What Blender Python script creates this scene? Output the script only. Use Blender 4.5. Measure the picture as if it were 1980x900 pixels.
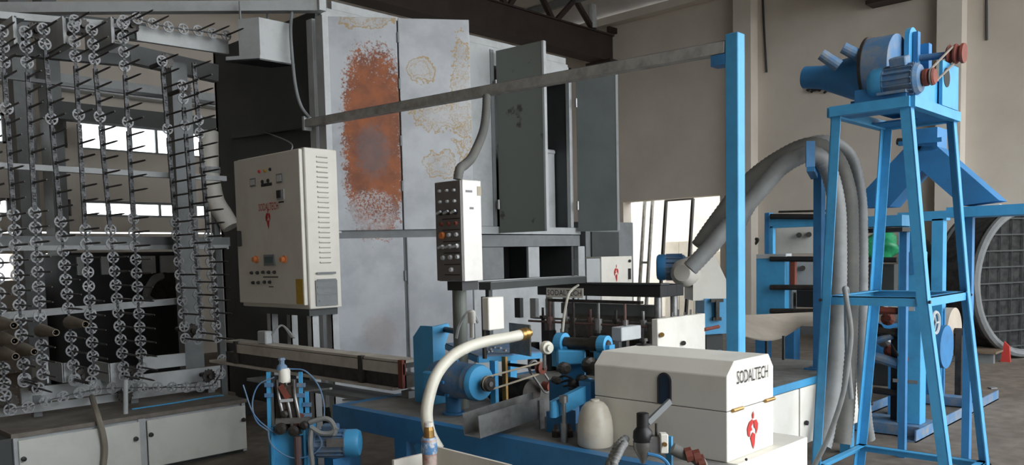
import bpy, bmesh, math, random
from mathutils import Vector, Matrix
random.seed(7)
V = Vector
for o in list(bpy.data.objects): bpy.data.objects.remove(o)
SC = bpy.context.scene
COL = SC.collection

# ------------------------------------------------------------------ camera
F, YAW, PITCH, ROLL, CY, EYE = 1592.7, 0.765423, -0.068439, -0.022012, 604.8, 1.6
_f = V((math.cos(YAW)*math.cos(PITCH), math.sin(YAW)*math.cos(PITCH), math.sin(PITCH)))
_r = V((math.sin(YAW), -math.cos(YAW), 0)); _u = _r.cross(_f)
_c, _s = math.cos(ROLL), math.sin(ROLL)
_r, _u = _c*_r+_s*_u, -_s*_r+_c*_u
cd = bpy.data.cameras.new('camera'); cam = bpy.data.objects.new('camera', cd); COL.objects.link(cam)
cd.sensor_width = 36; cd.lens = F/1980*36; cd.shift_y = (CY-450)/1980; cd.clip_end = 200; cd.clip_start = .05
cam.matrix_world = Matrix(((_r.x, _u.x, -_f.x, 0), (_r.y, _u.y, -_f.y, 0), (_r.z, _u.z, -_f.z, EYE), (0, 0, 0, 1)))
SC.camera = cam
# ------------------------------------------------------------------ overcast daylight
wd = bpy.data.worlds.new('sky'); SC.world = wd; wd.use_nodes = True
bg = wd.node_tree.nodes['Background']; bg.inputs[0].default_value = (.93, .97, 1, 1); bg.inputs[1].default_value = 1.6
SC.view_settings.view_transform = 'Standard'; SC.view_settings.look = 'None'
SC.view_settings.gamma = 1; SC.view_settings.use_curve_mapping = False
SC.view_settings.exposure = 1.75

# ------------------------------------------------------------------ measuring helpers (pixel of the 1980x900 frame -> point at a real distance)
def ray(px, py): return _f+_r*((px-990)/F)-_u*((py-CY)/F)
def W(px, py, ax, v):
    d = ray(px, py); i = 'xyz'.index(ax); e = (0, 0, EYE)
    return V(e)+d*((v-e[i])/d[i])
def D(px, py, dep): return V((0, 0, EYE))+ray(px, py)*dep
def Z(py, x, y):
    v0 = V((x, y, -EYE)); k = CY-py
    return (k*v0.dot(_f)-F*v0.dot(_u))/(F*_u.z-k*_f.z)

# ------------------------------------------------------------------ materials
MATS = {}
def srgb(c): return tuple((((v/255+.055)/1.055)**2.4 if v > 10 else v/255/12.92) for v in c)+(1,)
def mat(name, c, rough=.5, metal=0, var=.12, scale=6, c2=None, bump=0, spec=.5, thr=(.35, .75), alpha=None, emit=None):
    if name in MATS: return MATS[name]
    m = bpy.data.materials.new(name); m.use_nodes = True; nt = m.node_tree; N = nt.nodes; L = nt.links
    b = N['Principled BSDF']; b.inputs['Roughness'].default_value = rough; b.inputs['Metallic'].default_value = metal
    b.inputs['Specular IOR Level'].default_value = spec
    tc = N.new('ShaderNodeTexCoord'); nz = N.new('ShaderNodeTexNoise'); nz.inputs['Scale'].default_value = scale; nz.inputs['Detail'].default_value = 6
    nz.inputs['Roughness'].default_value = .65
    g = N.new('ShaderNodeNewGeometry'); L.new(g.outputs['Position'], nz.inputs['Vector'])
    rp = N.new('ShaderNodeValToRGB'); rp.color_ramp.elements[0].position = thr[0]; rp.color_ramp.elements[1].position = thr[1]
    ca = srgb(c); cb = srgb(c2) if c2 else tuple(x*(1-var*2) for x in ca[:3])+(1,)
    rp.color_ramp.elements[0].color = ca; rp.color_ramp.elements[1].color = cb
    L.new(nz.outputs['Fac'], rp.inputs[0]); L.new(rp.outputs[0], b.inputs['Base Color'])
    if bump:
        bp = N.new('ShaderNodeBump'); bp.inputs['Strength'].default_value = bump; bp.inputs['Distance'].default_value = .01
        n2 = N.new('ShaderNodeTexNoise'); n2.inputs['Scale'].default_value = scale*8; L.new(g.outputs['Position'], n2.inputs['Vector'])
        L.new(n2.outputs['Fac'], bp.inputs['Height']); L.new(bp.outputs[0], b.inputs['Normal'])
    if alpha is not None: b.inputs['Alpha'].default_value = alpha
    MATS[name] = m; return m
blue = mat('blue_paint', (72, 160, 210), .45, var=.1, scale=5, c2=(64, 138, 184), thr=(.45, .8))
dblue = mat('deep_blue_paint', (52, 124, 178), .5, var=.12, scale=5, c2=(50, 100, 144), thr=(.45, .8))
dustblue = mat('dusty_blue_paint', (74, 118, 160), .6, scale=9, c2=(134, 134, 130), thr=(.42, .72))
white = mat('white_paint', (232, 229, 220), .5, scale=3, c2=(214, 209, 196), thr=(.45, .8))
cream = mat('cream_paint', (214, 211, 202), .5, scale=3, c2=(200, 195, 184), thr=(.45, .8))
lgrey = mat('light_grey_paint', (176, 180, 182), .5, scale=4, c2=(150, 152, 152), thr=(.45, .8))
mgrey = mat('mid_grey_paint', (120, 124, 126), .55, scale=4, c2=(98, 100, 102), thr=(.45, .8))
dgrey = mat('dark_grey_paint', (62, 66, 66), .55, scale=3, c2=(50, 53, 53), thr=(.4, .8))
doorgrey = mat('door_grey_paint', (112, 117, 110), .5, scale=3, c2=(98, 102, 95), thr=(.4, .8))
galv = mat('galvanised_sheet', (172, 176, 181), .42, metal=.25, scale=5, c2=(150, 154, 160), thr=(.35, .75))
steel = mat('bare_steel', (150, 150, 150), .38, metal=.7, scale=12, c2=(112, 110, 106), thr=(.4, .75))
dsteel = mat('oily_steel', (74, 70, 66), .45, metal=.5, scale=14, c2=(44, 40, 38), thr=(.35, .7))
chainm = mat('chain_steel', (150, 152, 155), .5, metal=.15, scale=25, c2=(100, 101, 103), thr=(.4, .75))
linkm = mat('oily_link_steel', (92, 94, 97), .5, metal=.2, scale=60, c2=(40, 41, 43), thr=(.42, .58))
dullred = mat('dull_red_brown', (112, 84, 78), .65, scale=18, c2=(84, 70, 66))
black = mat('black_paint', (28, 29, 32), .45, scale=6, c2=(40, 40, 42))
rubber = mat('black_rubber', (24, 24, 25), .7, scale=10)
hosegrey = mat('grey_ribbed_hose', (134, 136, 136), .55, scale=7, c2=(112, 112, 110), thr=(.4, .8))
hosedark = mat('dusty_dark_hose', (96, 97, 94), .7, scale=7, c2=(118, 114, 106), thr=(.4, .8))
pvc = mat('cream_hose', (226, 222, 208), .4, scale=5, c2=(196, 190, 172), thr=(.5, .85))
rust = mat('rusty_red', (132, 62, 48), .7, scale=18, c2=(96, 58, 48))
brass = mat('brass', (176, 140, 84), .35, metal=.8, scale=20)
redp = mat('red_print', (196, 42, 40), .6, scale=30)
inkm = mat('dark_print', (44, 40, 44), .6, scale=30)
orange = mat('orange_lens', (216, 128, 74), .35, scale=30)
yellow = mat('yellow_label', (186, 150, 44), .5, scale=40, c2=(160, 126, 36))
paper = mat('kraft_paper', (132, 123, 110), .85, scale=8, c2=(112, 103, 92))
webpap = mat('pale_paper_web', (186, 176, 162), .8, scale=4, c2=(166, 156, 144))
greenp = mat('green_plastic', (30, 140, 92), .4, scale=12, c2=(16, 96, 62))
darkcloth = mat('dark_cloth', (30, 31, 34), .9, scale=5, c2=(44, 42, 42))
jugm = mat('milky_plastic', (200, 194, 180), .35, scale=10, c2=(170, 160, 140), thr=(.45, .8))
dustbed = mat('dusty_bed_top', (142, 140, 136), .75, scale=7, c2=(98, 97, 95), thr=(.35, .75), bump=.2)
wallm = mat('wall_plaster', (204, 196, 185), .85, scale=.9, c2=(190, 181, 170), thr=(.35, .75), bump=.12)
pilm = mat('pilaster_plaster', (212, 205, 194), .85, scale=1.2, c2=(200, 192, 181), bump=.1)
roofm = mat('roof_sheet', (196, 190, 183), .6, scale=2, c2=(176, 169, 161))
beamm = mat('dark_roof_steel', (44, 34, 32), .6, scale=3, c2=(58, 44, 40))
lens = mat('pale_lens', (196, 198, 200), .3, scale=30)
glassm = None
def glass():
    m = bpy.data.materials.new('window_glass'); m.use_nodes = True; N = m.node_tree.nodes; L = m.node_tree.links
    N.remove(N['Principled BSDF']); t = N.new('ShaderNodeBsdfTransparent'); g = N.new('ShaderNodeBsdfGlossy'); x = N.new('ShaderNodeMixShader')
    t.inputs[0].default_value = (.93, .95, .95, 1); g.inputs['Roughness'].default_value = .1; x.inputs[0].default_value = .06
    L.new(t.outputs[0], x.inputs[1]); L.new(g.outputs[0], x.inputs[2]); L.new(x.outputs[0], N['Material Output'].inputs[0]); return m
glassm = glass()
def floor_mat():
    m = mat('dirty_concrete', (134, 125, 115), .8, scale=.8, c2=(98, 89, 81), thr=(.35, .7), bump=.3)
    nt = m.node_tree; N = nt.nodes; L = nt.links; b = N['Principled BSDF']
    g = N.new('ShaderNodeNewGeometry'); n = N.new('ShaderNodeTexNoise'); n.inputs['Scale'].default_value = 7; n.inputs['Detail'].default_value = 8
    L.new(g.outputs['Position'], n.inputs['Vector'])
    mx = N.new('ShaderNodeMix'); mx.data_type = 'RGBA'; mx.blend_type = 'MULTIPLY'; mx.inputs[0].default_value = .8
    rp = N.new('ShaderNodeValToRGB'); rp.color_ramp.elements[0].position = .3; rp.color_ramp.elements[0].color = (.55, .53, .5, 1); rp.color_ramp.elements[1].position = .62
    L.new(n.outputs['Fac'], rp.inputs[0]); src = b.inputs['Base Color'].links[0].from_socket
    L.new(src, mx.inputs[6]); L.new(rp.outputs[0], mx.inputs[7]); L.new(mx.outputs[2], b.inputs['Base Color']); return m
floorm = floor_mat()

# ------------------------------------------------------------------ mesh helpers
class MB:
    def __init__(s): s.v = []; s.f = []
    def add(s, vs, fs):
        o = len(s.v); s.v += [tuple(p) for p in vs]; s.f += [tuple(i+o for i in q) for q in fs]; return s
    def box(s, x0, x1, y0, y1, z0, z1):
        if x0 > x1: x0, x1 = x1, x0
        if y0 > y1: y0, y1 = y1, y0
        if z0 > z1: z0, z1 = z1, z0
        return s.add([(x, y, z) for z in (z0, z1) for y in (y0, y1) for x in (x0, x1)],
                     [(0, 2, 3, 1), (4, 5, 7, 6), (0, 1, 5, 4), (2, 6, 7, 3), (0, 4, 6, 2), (1, 3, 7, 5)])
    def obox(s, c, ax, ay, az):            # oriented box: centre and three half-axis vectors
        c, ax, ay, az = V(c), V(ax), V(ay), V(az)
        if ax.cross(ay).dot(az) < 0: ax = -ax
        return s.add([c+ax*i+ay*j+az*k for k in (-1, 1) for j in (-1, 1) for i in (-1, 1)],
                     [(0, 2, 3, 1), (4, 5, 7, 6), (0, 1, 5, 4), (2, 6, 7, 3), (0, 4, 6, 2), (1, 3, 7, 5)])
    def bar(s, p, q, w, h=None, up=(0, 0, 1)):
        p, q = V(p), V(q); h = w if h is None else h; d = q-p; a = V(up).cross(d)
        if a.length < 1e-4: a = V((1, 0, 0)).cross(d)
        a.normalize(); b = d.normalized().cross(a)
        return s.obox((p+q)/2, d/2, a*(w/2), b*(h/2))
    def lbar(s, p, q, w, t, u1, u2):       # angle iron: two flanges along u1 and u2
        p, q, u1, u2 = V(p), V(q), V(u1).normalized(), V(u2).normalized(); d = (q-p)/2; c = (p+q)/2
        s.obox(c+u1*(w/2)+u2*(t/2), d, u1*(w/2), u2*(t/2)); s.obox(c+u2*(w/2)+u1*(t/2), d, u2*(w/2), u1*(t/2)); return s
    def tube(s, pts, r, n=10, rf=None, cap=True, close=False):
        pts = [V(p) for p in pts]; m = len(pts); ref = None; rings = []
        for i, p in enumerate(pts):
            t = (pts[(i+1) % m]-pts[i-1]) if close else (pts[min(i+1, m-1)]-pts[max(i-1, 0)])
            t.normalize()
            if ref is None:
                ref = V((0, 0, 1)) if abs(t.z) < .9 else V((1, 0, 0))
            a = ref-t*ref.dot(t); a.normalize(); ref = a; b = t.cross(a)
            rr = rf(i) if rf else r
            rings.append([p+(a*math.cos(2*math.pi*k/n)+b*math.sin(2*math.pi*k/n))*rr for k in range(n)])
        o = len(s.v); s.v += [tuple(p) for R in rings for p in R]
        for i in range(m if close else m-1):
            j = (i+1) % m
            for k in range(n):
                s.f.append((o+i*n+k, o+i*n+(k+1) % n, o+j*n+(k+1) % n, o+j*n+k))
        if cap and not close:
            s.f.append(tuple(o+k for k in range(n))[::-1]); s.f.append(tuple(o+(m-1)*n+k for k in range(n)))
        return s
    def cyl(s, p, q, r, r2=None, n=16): 
        p, q = V(p), V(q); r2 = r if r2 is None else r2
        return s.tube([p, q], r, n, rf=lambda i: (r, r2)[i])
    def lathe(s, p, d, prof, n=20, cap=True):        # prof: (distance along d, radius)
        p, d = V(p), V(d).normalized(); pts = [p+d*a for a, _ in prof]
        a = V((0, 0, 1)) if abs(d.z) < .9 else V((1, 0, 0)); a = (a-d*a.dot(d)).normalized(); b = d.cross(a)
        o = len(s.v)
        for c, (_, r) in zip(pts, prof):
            s.v += [tuple(c+(a*math.cos(2*math.pi*k/n)+b*math.sin(2*math.pi*k/n))*r) for k in range(n)]
        for i in range(len(prof)-1):
            for k in range(n): s.f.append((o+i*n+k, o+i*n+(k+1) % n, o+(i+1)*n+(k+1) % n, o+(i+1)*n+k))
        if cap: s.f.append(tuple(o+k for k in range(n))[::-1]); s.f.append(tuple(o+(len(prof)-1)*n+k for k in range(n)))
        return s
    def prism(s, poly, ext):               # planar polygon of 3D points pushed along ext
        poly = [V(p) for p in poly]; n = len(poly); e = V(ext)
        nn = V((0, 0, 0))
        for i in range(n): nn += (poly[i]-poly[0]).cross(poly[(i+1) % n]-poly[0])
        if nn.dot(e) > 0: poly = poly[::-1]
        return s.add(poly+[p+e for p in poly], [tuple(range(n)), tuple(range(2*n-1, n-1, -1))]+[(i, i+n, (i+1) % n+n, (i+1) % n) for i in range(n)])
    def build(s, name, m, parent=None, label=None, smooth=None, bev=0, kind=None):
        me = bpy.data.meshes.new(name); me.from_pydata(s.v, [], s.f)
        bm = bmesh.new(); bm.from_mesh(me); bmesh.ops.recalc_face_normals(bm, faces=bm.faces)
        if bev: bmesh.ops.bevel(bm, geom=[e for e in bm.edges], offset=bev, segments=1, affect='EDGES', clamp_overlap=True)
        bm.to_mesh(me); bm.free()
        me.materials.append(m)
        if smooth is None: smooth = len(s.f) > 40
        if smooth: me.shade_smooth(); me.set_sharp_from_angle(angle=math.radians(38))
        return link(name, me, parent, label, kind)
def link(name, me, parent=None, label=None, kind=None):
    o = bpy.data.objects.new(name, me); COL.objects.link(o)
    if parent:
        o.parent = parent; o.matrix_parent_inverse = Matrix.Translation(-parent.location) if parent.type == 'EMPTY' else Matrix.Identity(4)
    if label: o['label'] = label
    if kind: o['kind'] = kind
    return o
def thing(name, label, cat, loc, group=None):
    o = bpy.data.objects.new(name, None); COL.objects.link(o); o.location = loc; o.empty_display_size = .05
    o['label'] = label; o['category'] = cat
    if group: o['group'] = group
    return o
def tag(o, label, cat, group=None):
    o['label'] = label; o['category'] = cat
    if group: o['group'] = group
    return o
def struct(name, mb, m, **k):
    return mb.build(name, m, kind='structure', **k)
def B(x0, x1, y0, y1, z0, z1): return MB().box(x0, x1, y0, y1, z0, z1)
def bez(pts, n=8):                          # smooth curve through points (Catmull-Rom)
    P = [V(p) for p in pts]; P = [2*P[0]-P[1]]+P+[2*P[-1]-P[-2]]; out = []
    for i in range(1, len(P)-2):
        for k in range(n):
            t = k/n; a, b, c, d = P[i-1:i+3]
            out.append(.5*((2*b)+(c-a)*t+(2*a-5*b+4*c-d)*t*t+(3*b-3*c+d-a)*t**3))
    out.append(P[-2]); return out
def resample(pts, step):
    out = [pts[0]]; acc = 0
    for a, b in zip(pts, pts[1:]):
        L = (b-a).length; 
        while acc+L >= step and L > 1e-9:
            t = (step-acc)/L; a = a+(b-a)*t; out.append(a); L = (b-a).length; acc = 0
        acc += L
    return out
def ribbed(pts, r, pitch=.022, amp=.08, n=14):
    P = resample(bez(pts, 24), pitch/2)
    return MB().tube(P, r, n, rf=lambda i: r*(1+(amp if i % 2 else -amp)))
def text(body, org, xdir, ydir, height, m, parent, name='lettering', width=None, depth=.0015):
    cu = bpy.data.curves.new(name, 'FONT'); cu.body = body; cu.size = 1; cu.extrude = 0; cu.resolution_u = 2
    t = bpy.data.objects.new(name, cu); COL.objects.link(t); bpy.context.view_layer.update()
    dg = bpy.context.evaluated_depsgraph_get(); me = bpy.data.meshes.new_from_object(t.evaluated_get(dg)); bpy.data.objects.remove(t)
    xs = [v.co.x for v in me.vertices]; ys = [v.co.y for v in me.vertices]
    x0, x1, y0, y1 = min(xs), max(xs), min(ys), max(ys)
    sy = height/(y1-y0); sx = (width/(x1-x0)) if width else sy
    xd, yd, o = V(xdir).normalized(), V(ydir).normalized(), V(org); nrm = xd.cross(yd)
    for v in me.vertices: v.co = o+xd*((v.co.x-x0)*sx)+yd*((v.co.y-y0)*sy)+nrm*depth
    me.materials.clear(); me.materials.append(m)
    return link(name, me, parent)
def emblem(org, xd, yd, w, h, parent, depth=.002, m=None):
    # red arrow-and-leaf mark: a slim blade with a swelling wing on each side
    xd, yd = V(xd).normalized(), V(yd).normalized(); n = xd.cross(yd)*depth; o = V(org); mb = MB()
    def q(pts): mb.prism([o+xd*(a*w)+yd*(b*h)+n for a, b in pts], n*.5)
    q([(0, 1), (.08, .9), (.05, .8), (-.05, .8), (-.08, .9)])
    q([(-.05, .79), (-.32, .74), (-.5, .58), (-.46, .4), (-.26, .33), (-.26, .48), (-.08, .5), (-.16, .6), (0, .68)])
    q([(.05, .74), (.28, .75), (.43, .63), (.4, .48), (.24, .35), (.24, .5), (.1, .55)])
    q([(-.22, .3), (-.04, .44), (.18, .36), (.14, .14), (.02, -.02), (-.08, .1)])
    return mb.build('emblem', m or redp, parent, 'red emblem')
def knob(parent, p, d, r=.014, m=black, name='knob'):
    return MB().lathe(p, d, [(0, r*.6), (r*.5, r*.6), (r*.5, r), (r*1.3, r*.9), (r*1.4, r*.5)], 10).build(name, m, parent)

def motor(parent, c, ax, L, R, m=blue, foot=None, fins=16, terminal=None, fancap=blue):
    # body with cooling fins, bell ends and fan cowl; axis runs from shaft end to fan end
    c, ax = V(c), V(ax).normalized(); a = V((0, 0, 1)); a = (a-ax*a.dot(ax)).normalized(); b = ax.cross(a)
    st = c-ax*(L/2)
    bd = MB().lathe(st, ax, [(.0, R*.55), (L*.03, R*.8), (L*.1, R*.92), (L*.13, R*.92), (L*.13, R*.84), (L*.68, R*.84), (L*.68, R*.95), (L*.71, R*.95)], 24)
    for k in range(fins):
        an = 2*math.pi*k/fins; u = a*math.cos(an)+b*math.sin(an); w = ax.cross(u)
        bd.obox(st+ax*(L*.405)+u*(R*.9), ax*(L*.27), u*(R*.1), w*(R*.025))
    bd.build('motor_body', m, parent, smooth=False)
    MB().lathe(st+ax*(L*.71), ax, [(0, R*.97), (L*.2, R*.97), (L*.27, R*.85), (L*.29, R*.6)], 24).build('fan_cowl', fancap, parent)
    MB().cyl(st-ax*(L*.16), st+ax*.01, R*.16, n=12).build('shaft', dsteel, parent)
    if terminal is not None:
        u = V(terminal); w = ax.cross(u)
        MB().obox(st+ax*(L*.4)+u*(R*1.1), ax*(L*.16), u*(R*.26), w*(R*.42)).build('terminal_box', m, parent, bev=.006)
    if foot:
        w = V((0, 0, 1)).cross(ax)
        mb = MB(); mb.obox(V((c.x, c.y, foot+.008)), ax*(L*.28), w*(R*.9), V((0, 0, .008)))
        for s in (-1, 1): mb.obox(V((c.x, c.y, (foot+c.z-R*.6)/2))+w*(R*.55*s), ax*(L*.2), w*.008, V((0, 0, abs(c.z-R*.6-foot)/2)))
        mb.build('motor_foot', m, parent)
    return st


# ================================================================== THE HALL
XW, YB, EAVE, HY = 15.0, 14.0, 6.8, -4.0
struct('floor', B(-8, 19, HY, YB+.3, -.2, 0), floorm)
struct('floor_yard', B(-30, 40, HY-30, HY, -.2, -.01), mat('bounce_concrete', (170, 164, 154), .9, scale=.6, c2=(150, 143, 133)))  # unseen ground, kept pale to bounce daylight into the hall
# right wall with a gateway; pilasters
gy0, gy1, gz = W(1392, 378, 'x', XW).y, W(1205, 390, 'x', XW).y, 2.74
wr = MB(); wr.box(XW, XW+.3, HY, gy0, 0, EAVE); wr.box(XW, XW+.3, gy1, YB+.3, 0, EAVE); wr.box(XW, XW+.3, gy0, gy1, gz, EAVE)
struct('wall_right', wr, wallm)
for n, (pa, pb) in enumerate(((1418, 1452), (1808, 1856))):
    y1, y0 = W(pa, 300, 'x', XW-.28).y, W(pb, 300, 'x', XW-.28).y
    struct('trim_%d' % (n+1), B(XW-.28, XW, y0, y1, 0, EAVE), pilm, label='plastered pilaster on the long wall')
struct('baseboard_right', B(XW-.03, XW, HY, gy0, 0, .16), mgrey)
# yard outside the gateway: pale wall that closes the view
struct('wall_yard', B(XW+2.6, XW+2.8, gy0-3, gy1+5, 0, 3.4), white)
# gable wall at the back with two bands of windows
rows = [(2.38, 2.64), (3.44, 3.90)]
sl0, sl1 = W(220, 452, 'y', YB).z, W(220, 448.5, 'y', YB).z; lo0, lo1 = W(110, 540, 'y', YB).z, W(110, 490, 'y', YB).z
lx = [W(q, 510, 'y', YB).x for q in (-60, 26, 90, 134)]; sx1 = W(440, 450, 'y', YB).x
wx = [(W(a, 270, 'y', YB).x, W(b, 270, 'y', YB).x) for a, b in ((-60, 14), (80, 98), (118, 130), (152, 400))]
segs = [-6]
wb = MB(); wb.box(-6, XW, YB, YB+.25, rows[1][1], 10.2); wb.box(-6, XW, YB, YB+.25, rows[0][1], rows[1][0])
wb.box(-6, XW, YB, YB+.25, sl1, rows[0][0]); wb.box(sx1, XW, YB, YB+.25, lo1, sl1); wb.box(-6, lx[0], YB, YB+.25, lo1, sl1); wb.box(-6, XW, YB, YB+.25, lo1, sl0)
wb.box(-6, XW, YB, YB+.25, 0, lo0); wb.box(-6, lx[0], YB, YB+.25, lo0, lo1); wb.box(lx[1], lx[2], YB, YB+.25, lo0, lo1); wb.box(lx[3], XW, YB, YB+.25, lo0, lo1)
for z0, z1 in rows:
    e = -6
    for a, b in wx: wb.box(e, a, YB, YB+.25, z0, z1); e = b
    wb.box(e, XW, YB, YB+.25, z0, z1)
struct('wall_back', wb, wallm)
k = 0
for z0, z1 in rows:
    for a, b in wx:
        k += 1
        fr = MB(); t = .04; fr.box(a, b, YB+.08, YB+.14, z0, z0+t); fr.box(a, b, YB+.08, YB+.14, z1-t, z1); fr.box(a, a+t, YB+.08, YB+.14, z0, z1); fr.box(b-t, b, YB+.08, YB+.14, z0, z1)
        n = max(1, int((b-a)/.42))
        o = struct('window_%d' % k, fr, mgrey)
        for i in range(1, n):
            xx = a+(b-a)*i/n; B(xx-.02, xx+.02, YB+.09, YB+.13, z0+t, z1-t).build('mullion', mgrey, o)
        for i in range(n):
            B(a+(b-a)*i/n+.02, a+(b-a)*(i+1)/n-.02, YB+.108, YB+.114, z0+t, z1-t).build('pane', glassm, o)
struct('wall_light_block', B(-6.3, .6, HY-.3, HY, 0, 7.2), wallm)  # unseen wall added to keep daylight off the faces turned left
struct('wall_left', B(-6.3, -6, HY, YB+.25, 0, 7), wallm)
# pitched sheet roof on purlins and lattice girders
sl = .16; RX = 3.5
rz = lambda x: EAVE+.12+(XW-x)*sl if x > RX else EAVE+.12+(XW-RX)*sl-(RX-x)*sl
rf = MB(); nx = 150
xs = [-6.6+(XW+.6+6.6)*i/nx for i in range(nx+1)]
for y0, y1 in ((HY-.4, YB+.3),):
    v = []; f = []
    ny = 60
    for j in range(2):
        for i, x in enumerate(xs): v.append((x, (y0, y1)[j], rz(x)))
    f = [(i, i+1, nx+2+i, nx+1+i) for i in range(nx)]; rf.add(v, f)
    rf.add([(a, b, c+.05) for a, b, c in v], f)
struct('ceiling', rf, roofm)
for i, x in enumerate((13.9, 12.4, 10.9, 9.4, 7.9, 6.4, 4.9)):
    struct('trim_%d' % (10+i), B(x-.05, x+.05, HY, YB, rz(x)-.17, rz(x)-.02), mgrey, label='roof purlin')
pb = W(1175, 85, 'x', XW)
def girder(y, zb, h, num):
    o = struct('trim_%d' % num, MB().bar((-5.9, y, zb), (XW, y, zb), .3, h), beamm, label='dark steel roof girder')
    m = MB(); x = 2.0
    while x < XW-.5:
        m.bar((x, y, zb+h/2), (x+.7, y, rz(x+.7)-.1), .09); m.bar((x+.7, y, rz(x+.7)-.1), (x+1.4, y, zb+h/2), .09); x += 1.4
    m.build('lattice', beamm, o)
    fl = MB(); fl.box(-5.9, XW, y-.2, y+.2, zb-h/2-.03, zb-h/2); fl.box(-5.9, XW, y-.2, y+.2, zb+h/2, zb+h/2+.03); fl.build('flange', beamm, o)
    e = MB(); e.box(XW-.35, XW-.002, y-.34, y+.34, zb-h/2-.1, zb-h/2-.03)
    for s in range(6): e.box(XW-.3+.05*s, XW-.28+.05*s, y-.3, y-.22, zb+h/2+.03, zb+h/2+.15)
    e.build('bearing_plate', beamm, o)
girder(11.3, 6.12, .52, 20)
girder(5.2, 6.12, .52, 21)
girder(-1, 6.12, .52, 22)
struct('trim_30', MB().tube([W(1141, -60, 'x', XW-.5), W(1147, 55, 'x', XW-.5)], .09, 10), lgrey, label='grey downpipe above the girder end')
struct('trim_31', MB().bar((XW-.12, 2, EAVE-.12), (XW-.12, YB, EAVE-.12), .24, .16), pilm, label='eaves beam')
# two free-standing hall columns seen through the rack
for i, (p0, p1, y) in enumerate(((36, 74, 11.5), (100, 128, 13.2))):
    a, b = W(p0, 330, 'y', y).x, W(p1, 330, 'y', y).x
    struct('trim_%d' % (40+i), B(a, b, y, y+.4, 0, rz(a)-.2), mgrey, label='grey hall column behind the chain rack')
# dangling cables on the long wall
for i, L in enumerate((((1474, -20), (1477, 50), (1482, 140)), ((1907, -20), (1908, 78)))):
    tag(MB().tube(bez([W(a, b, 'x', XW-.03) for a, b in L]), .02, 6).build('hanging_cable', black),
        ('longer dark cable dangling on the wall left of the blower', 'short dark cable dangling on the wall right of the blower')[i], 'cable', 'wall cables')
p = W(1593, 172, 'x', XW); 
m = MB()
for k in range(14):
    a = random.random()*6.28; r = random.random()*.22; q = p+V((-.02, r*1.3*math.cos(a), r*.5*math.sin(a))); m.tube([q, q+V((-.06, .09, .03)), q+V((-.04, .16, -.01))], .022, 5)
tag(m.build('wall_nest', rubber), 'small dark ragged nest stuck on the wall under the blower inlet', 'nest')
# things in and beside the gateway: frames leaning, white door leaves
def leaf(px0, px1, ptop, x, label, dark=True, pbot=545):
    y1, y0 = W(px0, ptop, 'x', x).y, W(px1, ptop, 'x', x).y; zt = W(px0, ptop, 'x', x).z
    t = thing('leaning_frame', label, 'frame', (x, (y0+y1)/2, 0)); w = .07; lean = .35
    def P(y, z): return V((x-lean*(1-z/zt), y, z))
    mm = black if dark else steel
    for yy in (y0, y1): MB().bar(P(yy, 0), P(yy, zt), .05, w, (1, 0, 0)).build('stile', mm, t)
    for zz in (.03, zt*.5, zt): MB().bar(P(y0, zz), P(y1, zz), .05, w, (1, 0, 0)).build('rail', mm, t)
leaf(1288, 1340, 388, XW+.5, 'tall black window frame leaning in the bright gateway')
leaf(1247, 1262, 388, XW+.55, 'narrow grey frame leaning in the gateway left of the black one', False)
wf = thing('sheet_fence', 'fence of tall white sheet panels outside the bright gateway', 'fence', (XW+1.6, (gy0+gy1)/2, 0))
for i in range(6):
    y1 = gy1-.02-i*(gy1-gy0)/6*.98
    B(XW+1.6, XW+1.65, y1-(gy1-gy0)/6*.95, y1, .02, 1.35+.25*(i > 1)+.5*(i < 2)).build('panel', white, wf)
B(XW+1.66, XW+1.7, gy0, gy1, 0, .9).build('back_rail', lgrey, wf)

# dark tie beam and pale ledge along the back of the hall, seen through the rack
a, b = W(82, 212, 'y', 12.5), W(436, 247, 'y', 12.5); struct('trim_50', MB().bar(V((a.x, 12.5, (a.z+b.z)/2)), V((b.x+4, 12.5, (a.z+b.z)/2)), .2, .24), dgrey, label='dark tie beam across the hall above the windows')
a, b = W(60, 150, 'y', 13.7), W(436, 195, 'y', 13.7); struct('trim_51', MB().bar(V((a.x-3, 13.85, (a.z+b.z)/2)), V((b.x+4, 13.85, (a.z+b.z)/2)), .3, .22), lgrey, label='pale ledge on the back wall')

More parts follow.
